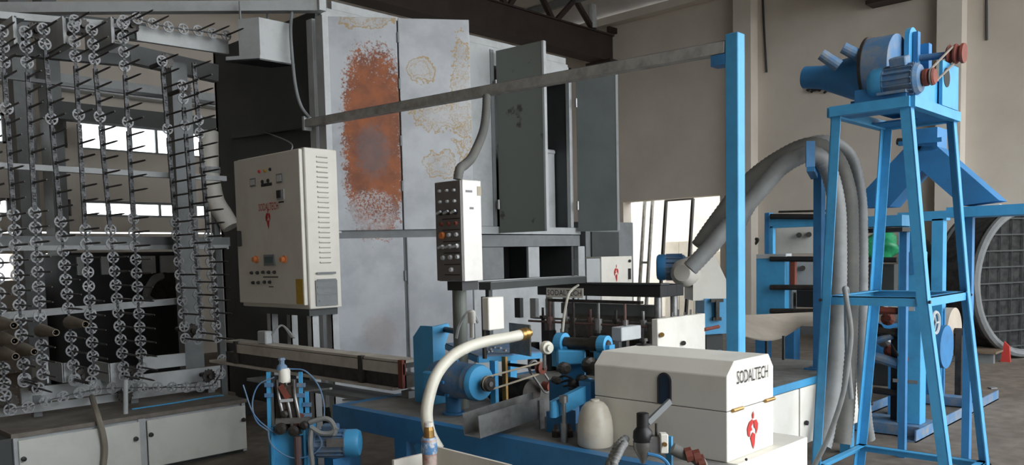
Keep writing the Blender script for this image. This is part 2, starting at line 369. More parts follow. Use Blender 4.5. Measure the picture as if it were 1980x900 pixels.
# ================================================================== DRYING OVEN
OX, OY, OZ = 4.11, 6.2, 3.76
LA = W(632, 22, 'z', OZ); LB = W(906, 29, 'z', OZ); LA.z = LB.z = 0
ld = (LB-LA); LL = ld.length; ld.normalize(); ln = V((ld.y, -ld.x, 0))    # leaf direction and normal towards the viewer
if ln.dot(V((0, -1, 0))) < 0: ln = -ln
def upos(px, py):                       # distance along the leaf and height for a pixel on it
    d = ray(px, py); n = ln; t = (LA-V((0, 0, EYE))).dot(n)/d.dot(n); q = V((0, 0, EYE))+d*t
    return (q-LA).dot(ld), q.z
def stained_sheet():
    m = bpy.data.materials.new('rust_stained_sheet'); m.use_nodes = True; N = m.node_tree.nodes; L = m.node_tree.links; b = N['Principled BSDF']
    g = N.new('ShaderNodeNewGeometry')
    sub = N.new('ShaderNodeVectorMath'); sub.operation = 'SUBTRACT'; L.new(g.outputs['Position'], sub.inputs[0]); sub.inputs[1].default_value = LA
    dot = N.new('ShaderNodeVectorMath'); dot.operation = 'DOT_PRODUCT'; L.new(sub.outputs[0], dot.inputs[0]); dot.inputs[1].default_value = ld
    sep = N.new('ShaderNodeSeparateXYZ'); L.new(g.outputs['Position'], sep.inputs[0])
    U, ZZ = dot.outputs['Value'], sep.outputs['Z']
    def mth(op, a, c=None, clamp=False):
        n = N.new('ShaderNodeMath'); n.operation = op; n.use_clamp = clamp
        for i, q in enumerate((a, c)):
            if q is None: continue
            if isinstance(q, (int, float)): n.inputs[i].default_value = q
            else: L.new(q, n.inputs[i])
        return n.outputs[0]
    def noise(s, det=6, ro=.6):
        n = N.new('ShaderNodeTexNoise'); n.inputs['Scale'].default_value = s; n.inputs['Detail'].default_value = det; n.inputs['Roughness'].default_value = ro
        L.new(g.outputs['Position'], n.inputs['Vector']); return n.outputs['Fac']
    def blob(x0, y0, x1, y1, p=2):      # 1 at the centre, 0 on the rim of a pixel box
        a, b2 = upos(x0, y0), upos(x1, y1); uc, uw = (a[0]+b2[0])/2, abs(b2[0]-a[0])/2; zc, zw = (a[1]+b2[1])/2, abs(a[1]-b2[1])/2
        q = mth('ADD', mth('POWER', mth('ABSOLUTE', mth('DIVIDE', mth('SUBTRACT', U, uc), uw)), p), mth('POWER', mth('ABSOLUTE', mth('DIVIDE', mth('SUBTRACT', ZZ, zc), zw)), p))
        return mth('SUBTRACT', 1, q)
    def step(x, a, c):
        r = N.new('ShaderNodeMapRange'); r.interpolation_type = 'SMOOTHSTEP'; L.new(x, r.inputs[0]); r.inputs[1].default_value = a; r.inputs[2].default_value = c; return r.outputs[0]
    def mix(f, a, c):
        x = N.new('ShaderNodeMix'); x.data_type = 'RGBA'; L.new(f, x.inputs[0])
        for i, q in ((6, a), (7, c)):
            if isinstance(q, tuple): x.inputs[i].default_value = q
            else: L.new(q, x.inputs[i])
        return x.outputs[2]
    n1, n2, n3, n4 = noise(3), noise(26, 5, .7), noise(7), noise(60, 3, .7)
    base = mix(step(n1, .35, .7), srgb((192, 196, 201)), srgb((170, 174, 180)))
    # heavy rust field on the left sheet
    rb = mth('ADD', mth('MULTIPLY', blob(648, 70, 796, 470, 3), .62), mth('SUBTRACT', n2, .5))
    rb = mth('ADD', rb, mth('MULTIPLY', mth('SUBTRACT', n4, .5), .9))
    left = step(U, upos(776, 200)[0], upos(773, 200)[0])
    rm = mth('MULTIPLY', mth('MULTIPLY', step(rb, .10, .34), left), .93)
    pale = mth('MULTIPLY', step(mth('ADD', blob(650, 345, 790, 470), mth('MULTIPLY', n2, 1.0)), .95, 1.25), step(n4, .42, .56))
    rm = mth('MULTIPLY', rm, mth('SUBTRACT', 1, mth('MULTIPLY', pale, .75)))
    rcol = mix(step(n3, .35, .65), srgb((158, 84, 30)), srgb((124, 66, 30)))
    grey = mth('MULTIPLY', step(mth('ADD', blob(675, 225, 765, 360), mth('MULTIPLY', mth('ADD', n2, n4), 1.6)), 1.75, 2.5), .7)
    rcol = mix(grey, rcol, srgb((108, 96, 98)))
    col = mix(rm, base, rcol)
    # ochre run marks on the right sheet
    def runs(bx, s, w=.05):
        nn = noise(s*2.2, 5, .6); f = mth('ADD', blob(*bx), mth('MULTIPLY', mth('SUBTRACT', nn, .5), 3.2))
        tide = mth('SUBTRACT', 1, step(mth('ABSOLUTE', mth('SUBTRACT', f, .35)), .03, .16)); tide2 = mth('MULTIPLY', mth('SUBTRACT', 1, step(mth('ABSOLUTE', mth('SUBTRACT', f, .85)), .02, .1)), .8)
        fill = mth('MULTIPLY', step(f, .35, .6), mth('ADD', .08, mth('MULTIPLY', step(n4, .5, .62), .35)))
        return mth('MULTIPLY', mth('MAXIMUM', mth('MAXIMUM', tide, tide2), fill), step(n1, .2, .45))
    tot = None
    for bx, s in (((785, 105, 850, 165), 3.1), ((865, 60, 925, 330), 6.0), ((790, 195, 920, 258), 7.5), ((815, 285, 885, 348), 5.0), ((640, 10, 770, 60), 4.0)):
        r = runs(bx, s, .085); tot = r if tot is None else mth('MAXIMUM', tot, r)
    col = mix(mth('MULTIPLY', tot, .75), col, srgb((172, 138, 64)))
    lo = step(mth('ADD', blob(690, 600, 780, 690), mth('SUBTRACT', n2, .5)), .1, .8)
    col = mix(mth('MULTIPLY', lo, .25), col, srgb((150, 112, 96)))
    L.new(col, b.inputs['Base Color']); b.inputs['Roughness'].default_value = .5; b.inputs['Metallic'].default_value = .1
    return m
stained = stained_sheet()
def spotted():
    m = mat('spotted_door_grey', (112, 117, 110), .5, scale=4, c2=(66, 62, 56), thr=(.60, .67)); return m
spotm = spotted()
ov = thing('drying_oven', 'tall grey sheet-metal drying oven with rusty panels and open doors', 'oven', (OX, OY, 0))
OR = W(1106, 300, 'y', OY).x      # right end of the oven front
ob = 8.1
B(OX, OX+.04, OY+.03, ob, .25, OZ).build('side_panel', dgrey, ov, 'dark grey side panel')
B(OX, OR, ob-.04, ob, .25, OZ).build('back_panel', dgrey, ov)
B(OR-.04, OR, OY, ob-.05, .25, OZ).build('side_panel', dgrey, ov)
B(OX+.14, OR+.02, OY+.06, ob, OZ+.002, OZ+.05).build('roof_panel', lgrey, ov)
B(OX+.05, OR-.05, OY+.05, ob-.05, .2, .25).build('floor_panel', dgrey, ov)
for xx in (OX+.05, OR-.15):
    for yy in (OY+.05, ob-.2): B(xx, xx+.1, yy, yy+.1, 0, .2).build('foot', dgrey, ov)
# corner post of two pale channels
for pa, pb in ((601, 612), (618, 632)):
    a = W(pa, 130, 'x', OX-.03); b = W(pb, 130, 'x', OX-.03)
    B(OX-.06, OX-.002, b.y, a.y, .3, OZ-.09).build('corner_post', lgrey, ov)
# front skin left of the openings
d1 = W(951, 300, 'y', OY).x; c0 = d1+.06; c1 = OR-.1
B(OX+.04, d1, OY, OY+.03, 1.92, OZ).build('front_panel', lgrey, ov)
B(d1, d1+.05, OY-.01, OY+.04, 1.92, OZ).build('door_post', mgrey, ov)
B(c1+.05, OR, OY-.01, OY+.04, 1.92, OZ).build('door_post', lgrey, ov)
B(d1+.05, OR, OY-.01, OY+.04, OZ-.16, OZ).build('header', lgrey, ov)
ip = Z(292, 7.2, OY+.25)
B(d1+.35, OR-.06, OY+.22, OY+.25, 1.92, ip).build('inner_panel', lgrey, ov)
MB().cyl((d1+.35, OY+.235, ip), (OR-.06, OY+.235, ip), .03, n=10).build('inner_rail', lgrey, ov)
# lower band and the two dark inspection openings
zb1, zb0 = 1.92, Z(476, 6.8, OY); zlo = Z(545, 6.8, OY)-.5
B(OX+.04, OR+.1, OY-.03, OY+.03, zb0+.13, zb1-.005).build('band', lgrey, ov)
B(OX+.04, OR+.1, OY-.015, OY+.03, zb0-.005, zb0+.12).build('band', mgrey, ov)
ops = [W(q, 505, 'y', OY).x for q in (974, 1022, 1043, 1116)]
zo = Z(536, 6.9, OY)
e = OX+.04
for a, b in ((ops[0], ops[1]), (ops[2], ops[3])):
    B(e, a, OY, OY+.03, zo, zb0-.01).build('front_panel', mgrey if e < 5 else lgrey, ov); e = b
B(e, e+.12, OY-.02, OY+.04, .25, zb0-.01).build('door_post', lgrey, ov)
B(OX+.04, e, OY, OY+.03, .25, zo-.005).build('front_panel', lgrey, ov)
B(OX+.05, OR-.06, OY+1.0, OY+1.03, .3, 1.9).build('shade_sheet', black, ov); B(d1+.1, OR-.06, OY+.6, OY+.63, 1.93, OZ-.02).build('shade_sheet', black, ov)  # black sheets added so the oven interior reads as deep shade
# the open double leaf with the stained sheets (two wide, two high) on its own frame
us = [upos(632, 300)[0], upos(774, 300)[0], upos(777, 300)[0], LL]
zs = upos(700, 446)[1]; zs2 = upos(700, 461)[1]; zbm = .35
def lp(u, z, o=0): return LA+ld*u+ln*o+V((0, 0, z))
for i, (u0, u1) in enumerate(((us[0], us[1]), (us[2], us[3]))):
    for j, (z0, z1) in enumerate(((zs, OZ-.045), (zbm, zs2))):
        if j: u0 += .02
        u1b = u1-(.03 if j and i else 0)
        c = (lp(u0, z0)+lp(u1b, z1))/2
        MB().obox(c, ld*((u1b-u0)/2), ln*.012, V((0, 0, (z1-z0)/2))).build('door_sheet', stained, ov, ('sheet eaten by orange rust', 'galvanised sheet with ochre run marks')[i] if not j else None, bev=.004)
MB().obox((lp(0, zs)+lp(LL, zs2))/2-ln*.03, ld*(LL/2), ln*.02, V((0, 0, (zs-zs2)/2))).build('door_rail', mgrey, ov)
for u in (.02, us[1]+.01, LL-.03):
    MB().obox(lp(u, (OZ+zbm)/2, -.035), ld*.02, ln*.02, V((0, 0, (OZ-zbm)/2-.06))).build('door_stile', mgrey, ov)
for z in (3.5, 3.1, 2.6, 2.2, 1.4): MB().cyl(lp(us[1]+.01, z, .012), lp(us[1]+.01, z+.09, .012), .012, n=8).build('hinge', mgrey, ov)
# two open doors
def door(hx, hy, ex, ey, z0, z1, m, t=.035):
    a, b = V((hx, hy, 0)), V((ex, ey, 0)); d = (b-a); n = V((-d.y, d.x, 0)).normalized()
    o = MB().obox((a+b)/2+V((0, 0, (z0+z1)/2)), d/2, n*(t/2), V((0, 0, (z1-z0)/2))).build('door', m, ov)
    MB().obox(b+V((0, 0, (z0+z1)/2)), d.normalized()*.012, n*(t/2+.004), V((0, 0, (z1-z0)/2))).build('edge_trim', lgrey, o)
    for z in (z0+.25, z1-.4): MB().cyl(a+V((0, 0, z))-n*.03, a+V((0, 0, z+.1))-n*.03, .016, n=8).build('hinge', steel, o)
    return o
e1 = W(1051, 79, 'z', OZ-.02); door(d1+.06, OY-.05, e1.x, e1.y, Z(447, e1.x, e1.y), OZ-.02, spotm)
e2 = W(1192, 136, 'z', OZ-.06); door(OR+.02, OY-.06, e2.x, e2.y, Z(446, e2.x, e2.y), OZ-.06, mat('glossy_door_grey', (96, 102, 102), .28, scale=3, c2=(84, 90, 90), thr=(.4, .8)))
# exhaust stub box under the girder arm, flange and end stack right of the oven
xb = thing('exhaust_box', 'pale rectangular duct box hanging under the long top arm', 'duct', (3.6, 6.5, 3.1))
k0 = D(502, 70, 6.86); k1 = D(461, 70, 6.91); k2 = W(560, 70, 'y', k0.y)
zq = Z(106, k0.x, k0.y); zt = Z(33, k0.x, k0.y)
ft = [V((q.x, q.y, zq)) for q in (k0, k1, k1+(k2-k0), k2)]
MB().prism(ft, (0, 0, zt-zq)).build('duct_wall', lgrey, xb)
cm = sum(ft, V())/4
fo = [cm+(q-cm)*1.12 for q in ft]; fo[1] = fo[1]-(k0-k1).normalized()*.1
MB().prism([q-V((0, 0, .032)) for q in fo], (0, 0, .03)).build('flange', lgrey, xb)
MB().prism([cm+(q-cm)*1.05-V((0, 0, .045)) for q in fo], (0, 0, .012)).build('mouth_shade', black, xb)  # black plate stands in for the shade under and inside the open duct
for q in ft[1:3]: MB().cyl((q*.9+cm*.1)*1+V((0, 0, zt-zq)), V((q.x*.9+cm.x*.1, q.y*.9+cm.y*.1, OZ+.02)), .01, n=6).build('hanger', mgrey, xb)
# long top arm reaching over the rack, and the return along the oven top
ta = thing('top_arm', 'long grey channel arm running over the chain rack to the oven corner', 'beam', (OX, OY, OZ+.06))
pA, pB = D(-60, 11, 6.9), D(621, 19, 7.05)
pA.z = pB.z = (pA.z+pB.z)/2
MB().bar(pA, pB, .09, .085).build('arm', lgrey, ta)
MB().bar(V((OX+.2, OY+.1, OZ+.09)), V((OR, OY+.1, OZ+.09)), .06, .07).build('top_rail', lgrey, ta)
B(pB.x-.05, pB.x+.02, pB.y-.05, pB.y+.03, pB.z-.045, pB.z+.06).build('end_cap', lgrey, ta)
# power conduit down the corner
r0_ = W(596, 239, 'x', 4.0)
tag(MB().tube(bez([pA.lerp(pB, (563+60)/681)-V((0, 0, .047))]+[D(q, w, 6.98) for q, w in ((562, 60), (566, 120), (572, 170), (582, 205))]+[r0_+V((0, -.01, .055))], 6), .014, 8).build('corner_conduit', mgrey), 'thin grey cable looping down the oven corner to the rail', 'cable')
# stack right of the oven
st = thing('flue_column', 'grey upright flue with a rounded shoulder right of the open oven doors', 'duct', (8.6, 6.6, 0))
a, b = W(1196, 460, 'y', 6.6).x, W(1224, 460, 'y', 6.6).x
B(a-.7, b, 6.6, 7.4, 0, Z(430, a, 6.6)).build('lower_case', mgrey, st)
B(W(1143, 470, 'y', 6.59).x, W(1195, 470, 'y', 6.59).x, 6.575, 6.6, Z(497, a, 6.6), Z(449, a, 6.6)).build('dark_vent', dgrey, st)
MB().lathe((a+.02, 6.95, Z(430, a, 6.6)), (0, 0, 1), [(0, .24), (.16, .22), (.28, .15), (.34, .05)], 16).build('shoulder', lgrey, st)

# ================================================================== CONTROL CABINET
k = D(589, 440, 5.85); CX0, CY0 = k.x, k.y; CX1 = W(656, 440, 'y', CY0).x; CY1 = W(459, 440, 'x', CX0).y
CZ1, CZ0 = Z(284.2, CX0, CY0), Z(599.2, CX0, CY0)
cc = thing('control_cabinet', 'large off-white electrical control cabinet standing on legs before the oven', 'cabinet', (CX0, CY0, 0))
B(CX0+.02, CX1, CY0, CY1, CZ0, CZ1).build('case', cream, cc, bev=.006)
cd_ = B(CX0-.012, CX0+.018, CY0+.02, CY1-.01, CZ0+.03, CZ1-.012).build('door', cream, cc, bev=.004)
def cf(px, py): return W(px, py, 'x', CX0-.012)
def cdisc(px, py, r, m, name, h=.012):
    p = cf(px, py); MB().lathe(p, (-1, 0, 0), [(0, r), (h*.6, r), (h, r*.7)], 10).build(name, m, cd_)
for px, py, m in ((502, 332, redp), (513, 331, yellow), (523, 328, inkm)): cdisc(px, py, .013, m, 'pilot_lamp')
for px, py in ((508, 352), (519, 350)): cdisc(px, py, .015, black, 'push_button')
for px, py in ((487, 492), (494, 490.5), (502, 491), (513, 490), (522, 489), (492, 544), (501, 545), (512, 546), (523, 545)):
    pass
def plate(px0, py0, px1, py1, m, name, t=.006, x=None, lab=None):
    x = CX0-.012 if x is None else x
    a, b = W(px0, py0, 'x', x), W(px1, py1, 'x', x); zz0, zz1 = min(a.z, b.z), max(a.z, b.z)
    return B(x-t, x, b.y, a.y, zz0, zz1).build(name, m, cd_, lab)
for q in ((484, 346, 495, 360), (535, 337, 547, 353)):
    g = plate(*q, mgrey, 'gauge'); 
    plate(q[0]+1.5, q[1]+2.5, q[2]-1.5, q[3]-2.5, lens, 'gauge_face', .009)
plate(505, 356, 526, 359, inkm, 'printed_line', .002)
plate(536, 368, 550, 386, lgrey, 'switch_plate'); plate(537, 369, 545, 383, inkm, 'isolator_switch', .014); plate(539, 390, 549, 392, inkm, 'printed_line', .002)
text('SODALTECH', cf(501, 409)+V((-.002, 0, 0)), (0, -1, 0), (0, 0, 1), .055, redp, cd_, width=(cf(501, 405)-cf(539, 405)).length)
emblem(cf(520, 443)+V((-.001, 0, 0)), (0, -1, 0), (0, 0, 1), .075, .155, cd_)
for px in (497, 551):
    p = cf(px, 502); MB().lathe(p, (-1, 0, 0), [(0, .03), (.01, .03), (.01, .022), (.035, .02), (.04, .012)], 14).build('warning_lamp', orange, cd_)
plate(512, 493, 533, 514, mgrey, 'display_frame', .012); plate(514.5, 497, 530, 509, mat('display_glass', (62, 92, 88), .2, scale=20), 'display', .015)
for px, py in ((488, 528), (499, 528), (510, 527), (521, 527), (532, 527), (491, 547), (501, 547), (513, 546), (523, 546)):
    cdisc(px, py, .013, black, 'selector_switch', .02)
    p = cf(px+2.5, py+1); 
plate(509, 535, 538, 537.5, inkm, 'printed_line', .002); plate(520, 554, 529, 556, inkm, 'printed_line', .002)
plate(572, 540, 587, 589, yellow, 'warning_label', .002, lab='yellow warning label')
MB().obox(cf(466, 462)+V((-.02, 0, 0)), (.02, 0, 0), (0, .012, 0), (0, 0, .06)).build('door_handle', black, cd_, bev=.004)
# louvres and filter on the right cheek
def cs(px, py): return W(px, py, 'y', CY0)
n = 22
for i in range(n):
    py = 303+ (508-303)*i/(n-1); a, b = cs(611+i*.35, py), cs(632+i*.35, py)
    MB().obox(((a.x+b.x)/2, CY0-.004, a.z), ((b.x-a.x)/2, 0, 0), (0, .006, -.004), (0, .002, .004)).build('louvre', cream, cc)
a, b = cs(609, 543), cs(652, 590)
B(a.x, b.x, CY0-.012, CY0, b.z, a.z).build('filter_grille', mgrey, cc, 'grey fan filter grille')
for i in range(5): B(a.x+.01+.012*(i == 0), b.x-.01, CY0-.016, CY0-.012, b.z+.03+i*.05, b.z+.045+i*.05).build('grille_slat', mgrey, cc)
for xx, yy in ((CX0+.06, CY0+.05), (CX1-.06, CY0+.05), (CX0+.06, CY1-.35), (CX1-.06, CY1-.35)):
    MB().lbar((xx, yy, 0), (xx, yy, CZ0), .06, .008, (0, 1, 0), (1, 0, 0)).build('leg', lgrey, cc)
B(CX0+.03, CX1-.02, CY0+.03, CY1-.03, CZ0-.05, CZ0-.001).build('plinth', dgrey, cc)

# ================================================================== OVERHEAD RAIL AND BLUE POST
RX_ = 4.0
r0, r1 = W(596, 239, 'x', RX_), W(1410, 92, 'x', RX_)
rl = thing('overhead_rail', 'long grey steel rail slanting across the picture from oven corner to blue post', 'rail', r1)
r1 = r1+V((0, .012, 0)); MB().bar(r0, r1, .07, .06).build('rail_tube', mat('dull_rail_steel', (172, 170, 165), .6, metal=.1, scale=9, c2=(132, 129, 124), thr=(.4, .7)), rl)
MB().bar(r0+V((0, 0, .033)), r1+V((0, 0, .033)), .05, .006).build('rail_strip', mgrey, rl)
MB().bar(r0+V((-.04, .017, 0)), r0+V((.035, .017, .0)), .03, .12).build('end_bracket', lgrey, rl)
ra, rb = W(452, 262, 'x', OX-.05), W(596, 240, 'x', OX-.05)
tag(MB().bar(ra, rb, .06, .07).build('wall_rail', dgrey), 'dark tube fixed along the dark side of the oven', 'rail')
tag(MB().tube(bez([W(508, 254, 'x', OX-.05), V((CX1, CY0+.62, CZ1+.12)), V((CX0+.2, CY0+.5, CZ1+.01))]), .006, 6).build('thin_cable', mgrey), 'thin cable dropping to the top of the control cabinet', 'cable')
PX, PY = r1.x+.005, r1.y-.042
pw = .075
po = thing('blue_post', 'tall square blue post carrying the right end of the overhead rail', 'post', (PX, PY, 0))
ptz = Z(66, PX, PY)
B(PX-pw/2, PX+pw/2, PY-pw/2, PY+pw/2, .012, ptz).build('post_tube', blue, po, bev=.004)
B(PX-.09, PX+.09, PY-.09, PY+.09, 0, .012).build('foot_plate', blue, po)
B(PX-.04, PX+.035, PY+.0385, PY+.12, r1.z-.09, r1.z-.034).build('rail_bracket', dblue, po)

# ================================================================== BASE CABINET OF THE CHAIN RACK
KY, KX1, KX0 = 6.36, 3.37, 1.64
kc = thing('base_cabinet', 'long low grey cabinet with white doors under the chain rack', 'cabinet', (2.5, KY, 0))
zt = .455
B(KX0, KX1, KY+.01, 7.25, .03, zt-.03).build('carcass', lgrey, kc)
B(KX0-.01, KX1+.01, KY-.012, 7.27, zt-.03, zt).build('top_plate', mat('dusty_plate', (126, 120, 112), .7, scale=6, c2=(96, 88, 80), thr=(.35, .7)), kc)
for px, w in ((30, .03), (276, .055), (473, .03)):
    x = W(px, 860, 'y', KY).x; B(x-w/2, x+w/2, KY-.008, KY+.01, .02, zt-.03).build('stile', lgrey, kc)
xs = [W(px, 830, 'y', KY).x for px in (32, 268, 283, 474)]
kd = mat('pale_door', (206, 208, 202), .5, scale=3, c2=(190, 190, 184), thr=(.45, .8))
for a, b, kn in ((xs[0], xs[1], ((45, 888), (262, 849))), (xs[2], xs[3], ((291, 841), (470, 812)))):
    d = B(a, b, KY-.022, KY-.009, .04, .405).build('door', kd, kc, bev=.003)
    for q in kn: knob(d, W(*q, 'y', KY-.022), (0, -1, 0), .018, black)
B(KX0, KX1, KY+.05, 7.2, 0, .03).build('plinth', dgrey, kc)
B(KX0-.45, KX0-.012, KY-.02, 7.2, 0, .43).build('side_box', dgrey, kc)

# strap hose and blue air line lying on the cabinet
tag(MB().tube(bez([W(a, b, 'y', y) for a, b, y in ((178, 768, 6.75), (183, 786, 6.5), (190, 808, 6.33), (199, 840, 6.31), (203, 870, 6.31), (200, 905, 6.31))], 6), .022, 8).build('grey_hose', mat('slack_hose', (138, 132, 120), .7, scale=9)), 'slack grey hose hanging down the front of the low white cabinet', 'hose')
tag(MB().tube(bez([W(a, b, 'z', .462) for a, b in ((255, 792), (330, 781), (400, 769), (432, 765))], 6), .006, 6).build('air_line', blue), 'thin blue air line lying on the low cabinet top', 'hose')
tag(MB().tube([W(243, 812, 'y', 6.5), W(243, 735, 'y', 6.5)], .018, 10).build('stub_pipe', lgrey), 'short pale pipe standing on the low cabinet top', 'pipe')

# ================================================================== CHAIN RACK FRAME
CYP = 6.7
rk = thing('chain_rack', 'tall grey steel rack of posts, rails and sprockets for the spindle chain', 'rack', (2.5, 7.2, zt))
def xrail(p0, p1, y, h, m, d=.05, name='rail'):
    a, b = W(*p0, 'y', y), W(*p1, 'y', y)
    return MB().bar(a, b, d, h).build(name, m, rk)
# posts
a, b = W(356, 640, 'y', 7.1).x, W(386, 640, 'y', 7.1).x
B(a, b, 7.1, 7.22, zt, W(340, 120, 'y', 7.1).z).build('post', mgrey, rk)
B(b+.005, b+.04, 7.12, 7.25, zt, 3.2).build('post_lip', mgrey, rk)
xl = W(-40, 600, 'y', 7.1).x
B(xl-.1, xl, 7.1, 7.22, zt, 3.3).build('post', lgrey, rk)
# rails behind the chains
xrail((-60, 617), (352, 582), 7.3, .055, lgrey)
xrail((-60, 317), (436, 346), 7.3, .045, lgrey)
xrail((-60, 467), (440, 468), 7.5, .085, mgrey, .1, 'beam')
xrail((-60, 481), (440, 478), 7.42, .04, lgrey)
xrail((-60, 88), (250, 118), 7.2, .09, dgrey, .08, 'beam')
xrail((-60, 140), (415, 200), 7.6, .03, mgrey, .04)
xrail((190, 92), (418, 143), 7.7, .16, mgrey, .1, 'beam')
# top rail carrying the upper row and cross channels
a, b = W(262, 64, 'y', 6.8), W(440, 92, 'y', 6.8)
MB().bar(a, b, .04, .12).build('top_rail', lgrey, rk)
xrail((-60, 25), (262, 52), 6.95, .05, lgrey, .05)
xrail((90, 42), (280, 64), 8.1, .16, dgrey, .1, 'beam')
for px in (29, 125, 218):
    p = W(px, 58, 'y', 6.74)
    m = MB(); m.box(p.x-.012, p.x+.012, 6.74, 7.3, p.z-.1, p.z+.1); m.box(p.x, p.x+.07, 6.74, 7.3, p.z+.09, p.z+.1); m.box(p.x, p.x+.07, 6.74, 7.3, p.z-.1, p.z-.09)
    m.build('cross_channel', lgrey, rk)
# foot channels
for p0, p1, y, h in (((40, 765), (430, 722), 6.95, .12), ((270, 706), (357, 694), 7.02, .11), ((-60, 800), (425, 748), 6.9, .06)):
    a, b = W(*p0, 'y', y), W(*p1, 'y', y); b.z = a.z = (a.z+b.z)/2
    MB().bar(a, b, .03, h).build('foot_rail', lgrey, rk)
for px in (92, 122, 212):
    p = W(px, 722, 'y', 6.76)
    m = MB(); m.box(p.x-.006, p.x+.006, 6.76, 7.1, p.z-.075, p.z+.075); m.box(p.x, p.x+.09*(px > 100), 6.76, 6.77, p.z-.075, p.z+.075); m.build('cross_channel', lgrey, rk)
for px in (60, 250, 400):
    x = W(px, 740, 'y', 6.95).x; B(x, x+.06, 6.93, 6.99, zt, .62).build('foot', mgrey, rk)
for px, py, y in ((255, 50, 6.78), (322, 118, 6.78), (358, 172, 6.78), (70, 745, 6.78), (160, 728, 6.78), (255, 722, 6.78), (243, 765, 6.78), (372, 640, 6.78), (405, 728, 6.78), (20, 778, 6.78), (70, 60, 6.78), (160, 50, 6.78)):
    p = W(px, py, 'y', y); m = MB(); n = 14; R_ = .062; poly = []
    for i in range(n*2): r = R_ if i % 2 else R_*.82; poly.append(p+V((r*math.cos(math.pi*i/n), 0, r*math.sin(math.pi*i/n))))
    m.prism(poly, (0, .02, 0)); m.cyl(p+V((0, -.03, 0)), p+V((0, .3, 0)), .02, n=8); m.build('sprocket', dsteel, rk, smooth=False)

# ================================================================== SPINDLE CHAIN
ch = thing('conveyor_chain', 'long serpentine conveyor chain of spoked discs with horizontal spindles', 'chain', (2.5, CYP, .75))
def disc_mesh():
    m = MB(); n = 12; R_, r_ = .046, .034
    for i in range(n):
        a0, a1 = 2*math.pi*i/n, 2*math.pi*(i+1)/n
        P = [V((r*math.cos(a), y, r*math.sin(a))) for y in (-.004, .004) for r, a in ((R_, a0), (R_, a1), (r_, a1), (r_, a0))]
        m.add(P, [(0, 1, 2, 3), (7, 6, 5, 4), (0, 4, 5, 1), (2, 6, 7, 3)])
    for i in range(5):
        a = 2*math.pi*i/5+.3; d = V((math.cos(a), 0, math.sin(a))); m.obox(d*.022, d*.016, (0, .003, 0), V((-d.z, 0, d.x))*.0055)
    m.cyl((0, -.012, 0), (0, .01, 0), .012, n=8)
    o = m.build('carrier_disc', chainm, smooth=False); me = o.data; bpy.data.objects.remove(o); return me
def link_mesh():
    m = MB()
    for s in (-1, 1): m.box(.012*s-.003, .012*s+.003, -.012, .012, -.036, .036)
    m.cyl((-.016, 0, .02), (.016, 0, .02), .009, n=6); m.cyl((-.016, 0, -.02), (.016, 0, -.02), .009, n=6); m.cyl((0, -.014, 0), (0, .012, 0), .011, n=6)
    o = m.build('chain_link', linkm, smooth=False); me = o.data; bpy.data.objects.remove(o); return me
def spindle_mesh():
    o = MB().lathe((0, 0, 0), (0, -1, 0), [(0, .0085), (.24, .0075), (.3, .005)], 6).build('spindle', dsteel, smooth=False); me = o.data; bpy.data.objects.remove(o); return me
DM, LM, SM = disc_mesh(), link_mesh(), spindle_mesh()
pins = MB()
spots = {}
def place(me, name, p, ry=0):
    o = link(name, me, ch); o.location = p; o.rotation_euler = (0, ry, 0); return o
def strand(key, top, bot, disc_from, extra=(), top_discs=3, pitch=.108, spindles=True, y=CYP):
    a, b = W(*top, 'y', y), W(*bot, 'y', y); d = b-a; L = d.length; n = int(L/pitch); d.normalize(); ry = random.random()
    lk = MB()
    for i in range(n+1):
        p = a+d*(pitch*i); zpy = top[1]+(bot[1]-top[1])*(pitch*i/L)
        isd = zpy >= disc_from or i < top_discs or any(abs(zpy-e) < 13 for e in extra)
        if isd: place(DM, 'carrier_disc', p, random.random()*6)
        else: place(LM, 'chain_link', p)
        spots.setdefault(key, []).append(p)
        if spindles and random.random() < .93: place(SM, 'spindle', p, random.random())
        if i < n:
            q = p+d*pitch; c = (p+q)/2; lk.obox(c, d*(pitch*.34), (0, .004, 0), d.cross(V((0, 1, 0)))*.009)
            if not isd: lk.obox(c, d*(pitch*.2), (0, .009, 0), d.cross(V((0, 1, 0)))*.016)
    lk.build('link_strand', linkm, ch, kind='stuff')
strand('a', (-30, 90), (9, 763), 0)
strand('b', (3, 60), (47, 735), 400, (205,), 3)
strand('c', (49, 62), (84, 742), 395, (), 3)
strand('d', (84, 56), (144, 735), 410, (216,), 2)
strand('e', (142, 52), (182, 735), 420, (105, 218), 3)
strand('f', (177, 58), (240, 728), 415, (110, 220), 3)
strand('g', (236, 46), (275, 722), 415, (235, 128), 4)
strand('h', (313, 118), (358, 655), 420, (238,), 1)
strand('i', (352, 165), (389, 645), 415, (242,), 2)
strand('j', (375, 130), (421, 668), 430, (242,), 0)
# upper row running right, and the lower return run
def run(pts, y, step=.125, spin=True):
    P = [W(a, b, 'y', y) for a, b in pts]; P = resample(bez(P, 8), step)
    m = MB()
    for i, p in enumerate(P):
        place(DM, 'carrier_disc', p, random.random()*6)
        if spin and random.random() < .8: place(SM, 'spindle', p)
        if i: m.bar(P[i-1], p, .008, .02, (0, 1, 0))
    m.build('link_strand', linkm, ch, kind='stuff')
run(((240, 40), (252, 30), (280, 42), (330, 53), (380, 59), (432, 68), (458, 71)), CYP)
run(((145, 40), (157, 33), (170, 45)), CYP)
run(((47, 738), (57, 752), (72, 752), (84, 745)), CYP)
run(((144, 736), (160, 741), (178, 738)), CYP)
run(((240, 728), (257, 735), (272, 728)), CYP)
run(((358, 655), (376, 662), (389, 648)), CYP)
run(((9, 765), (14, 790), (38, 793), (70, 782), (120, 768), (200, 752), (300, 750), (400, 748), (421, 735), (430, 705), (424, 672)), CYP+.02, .12, False)
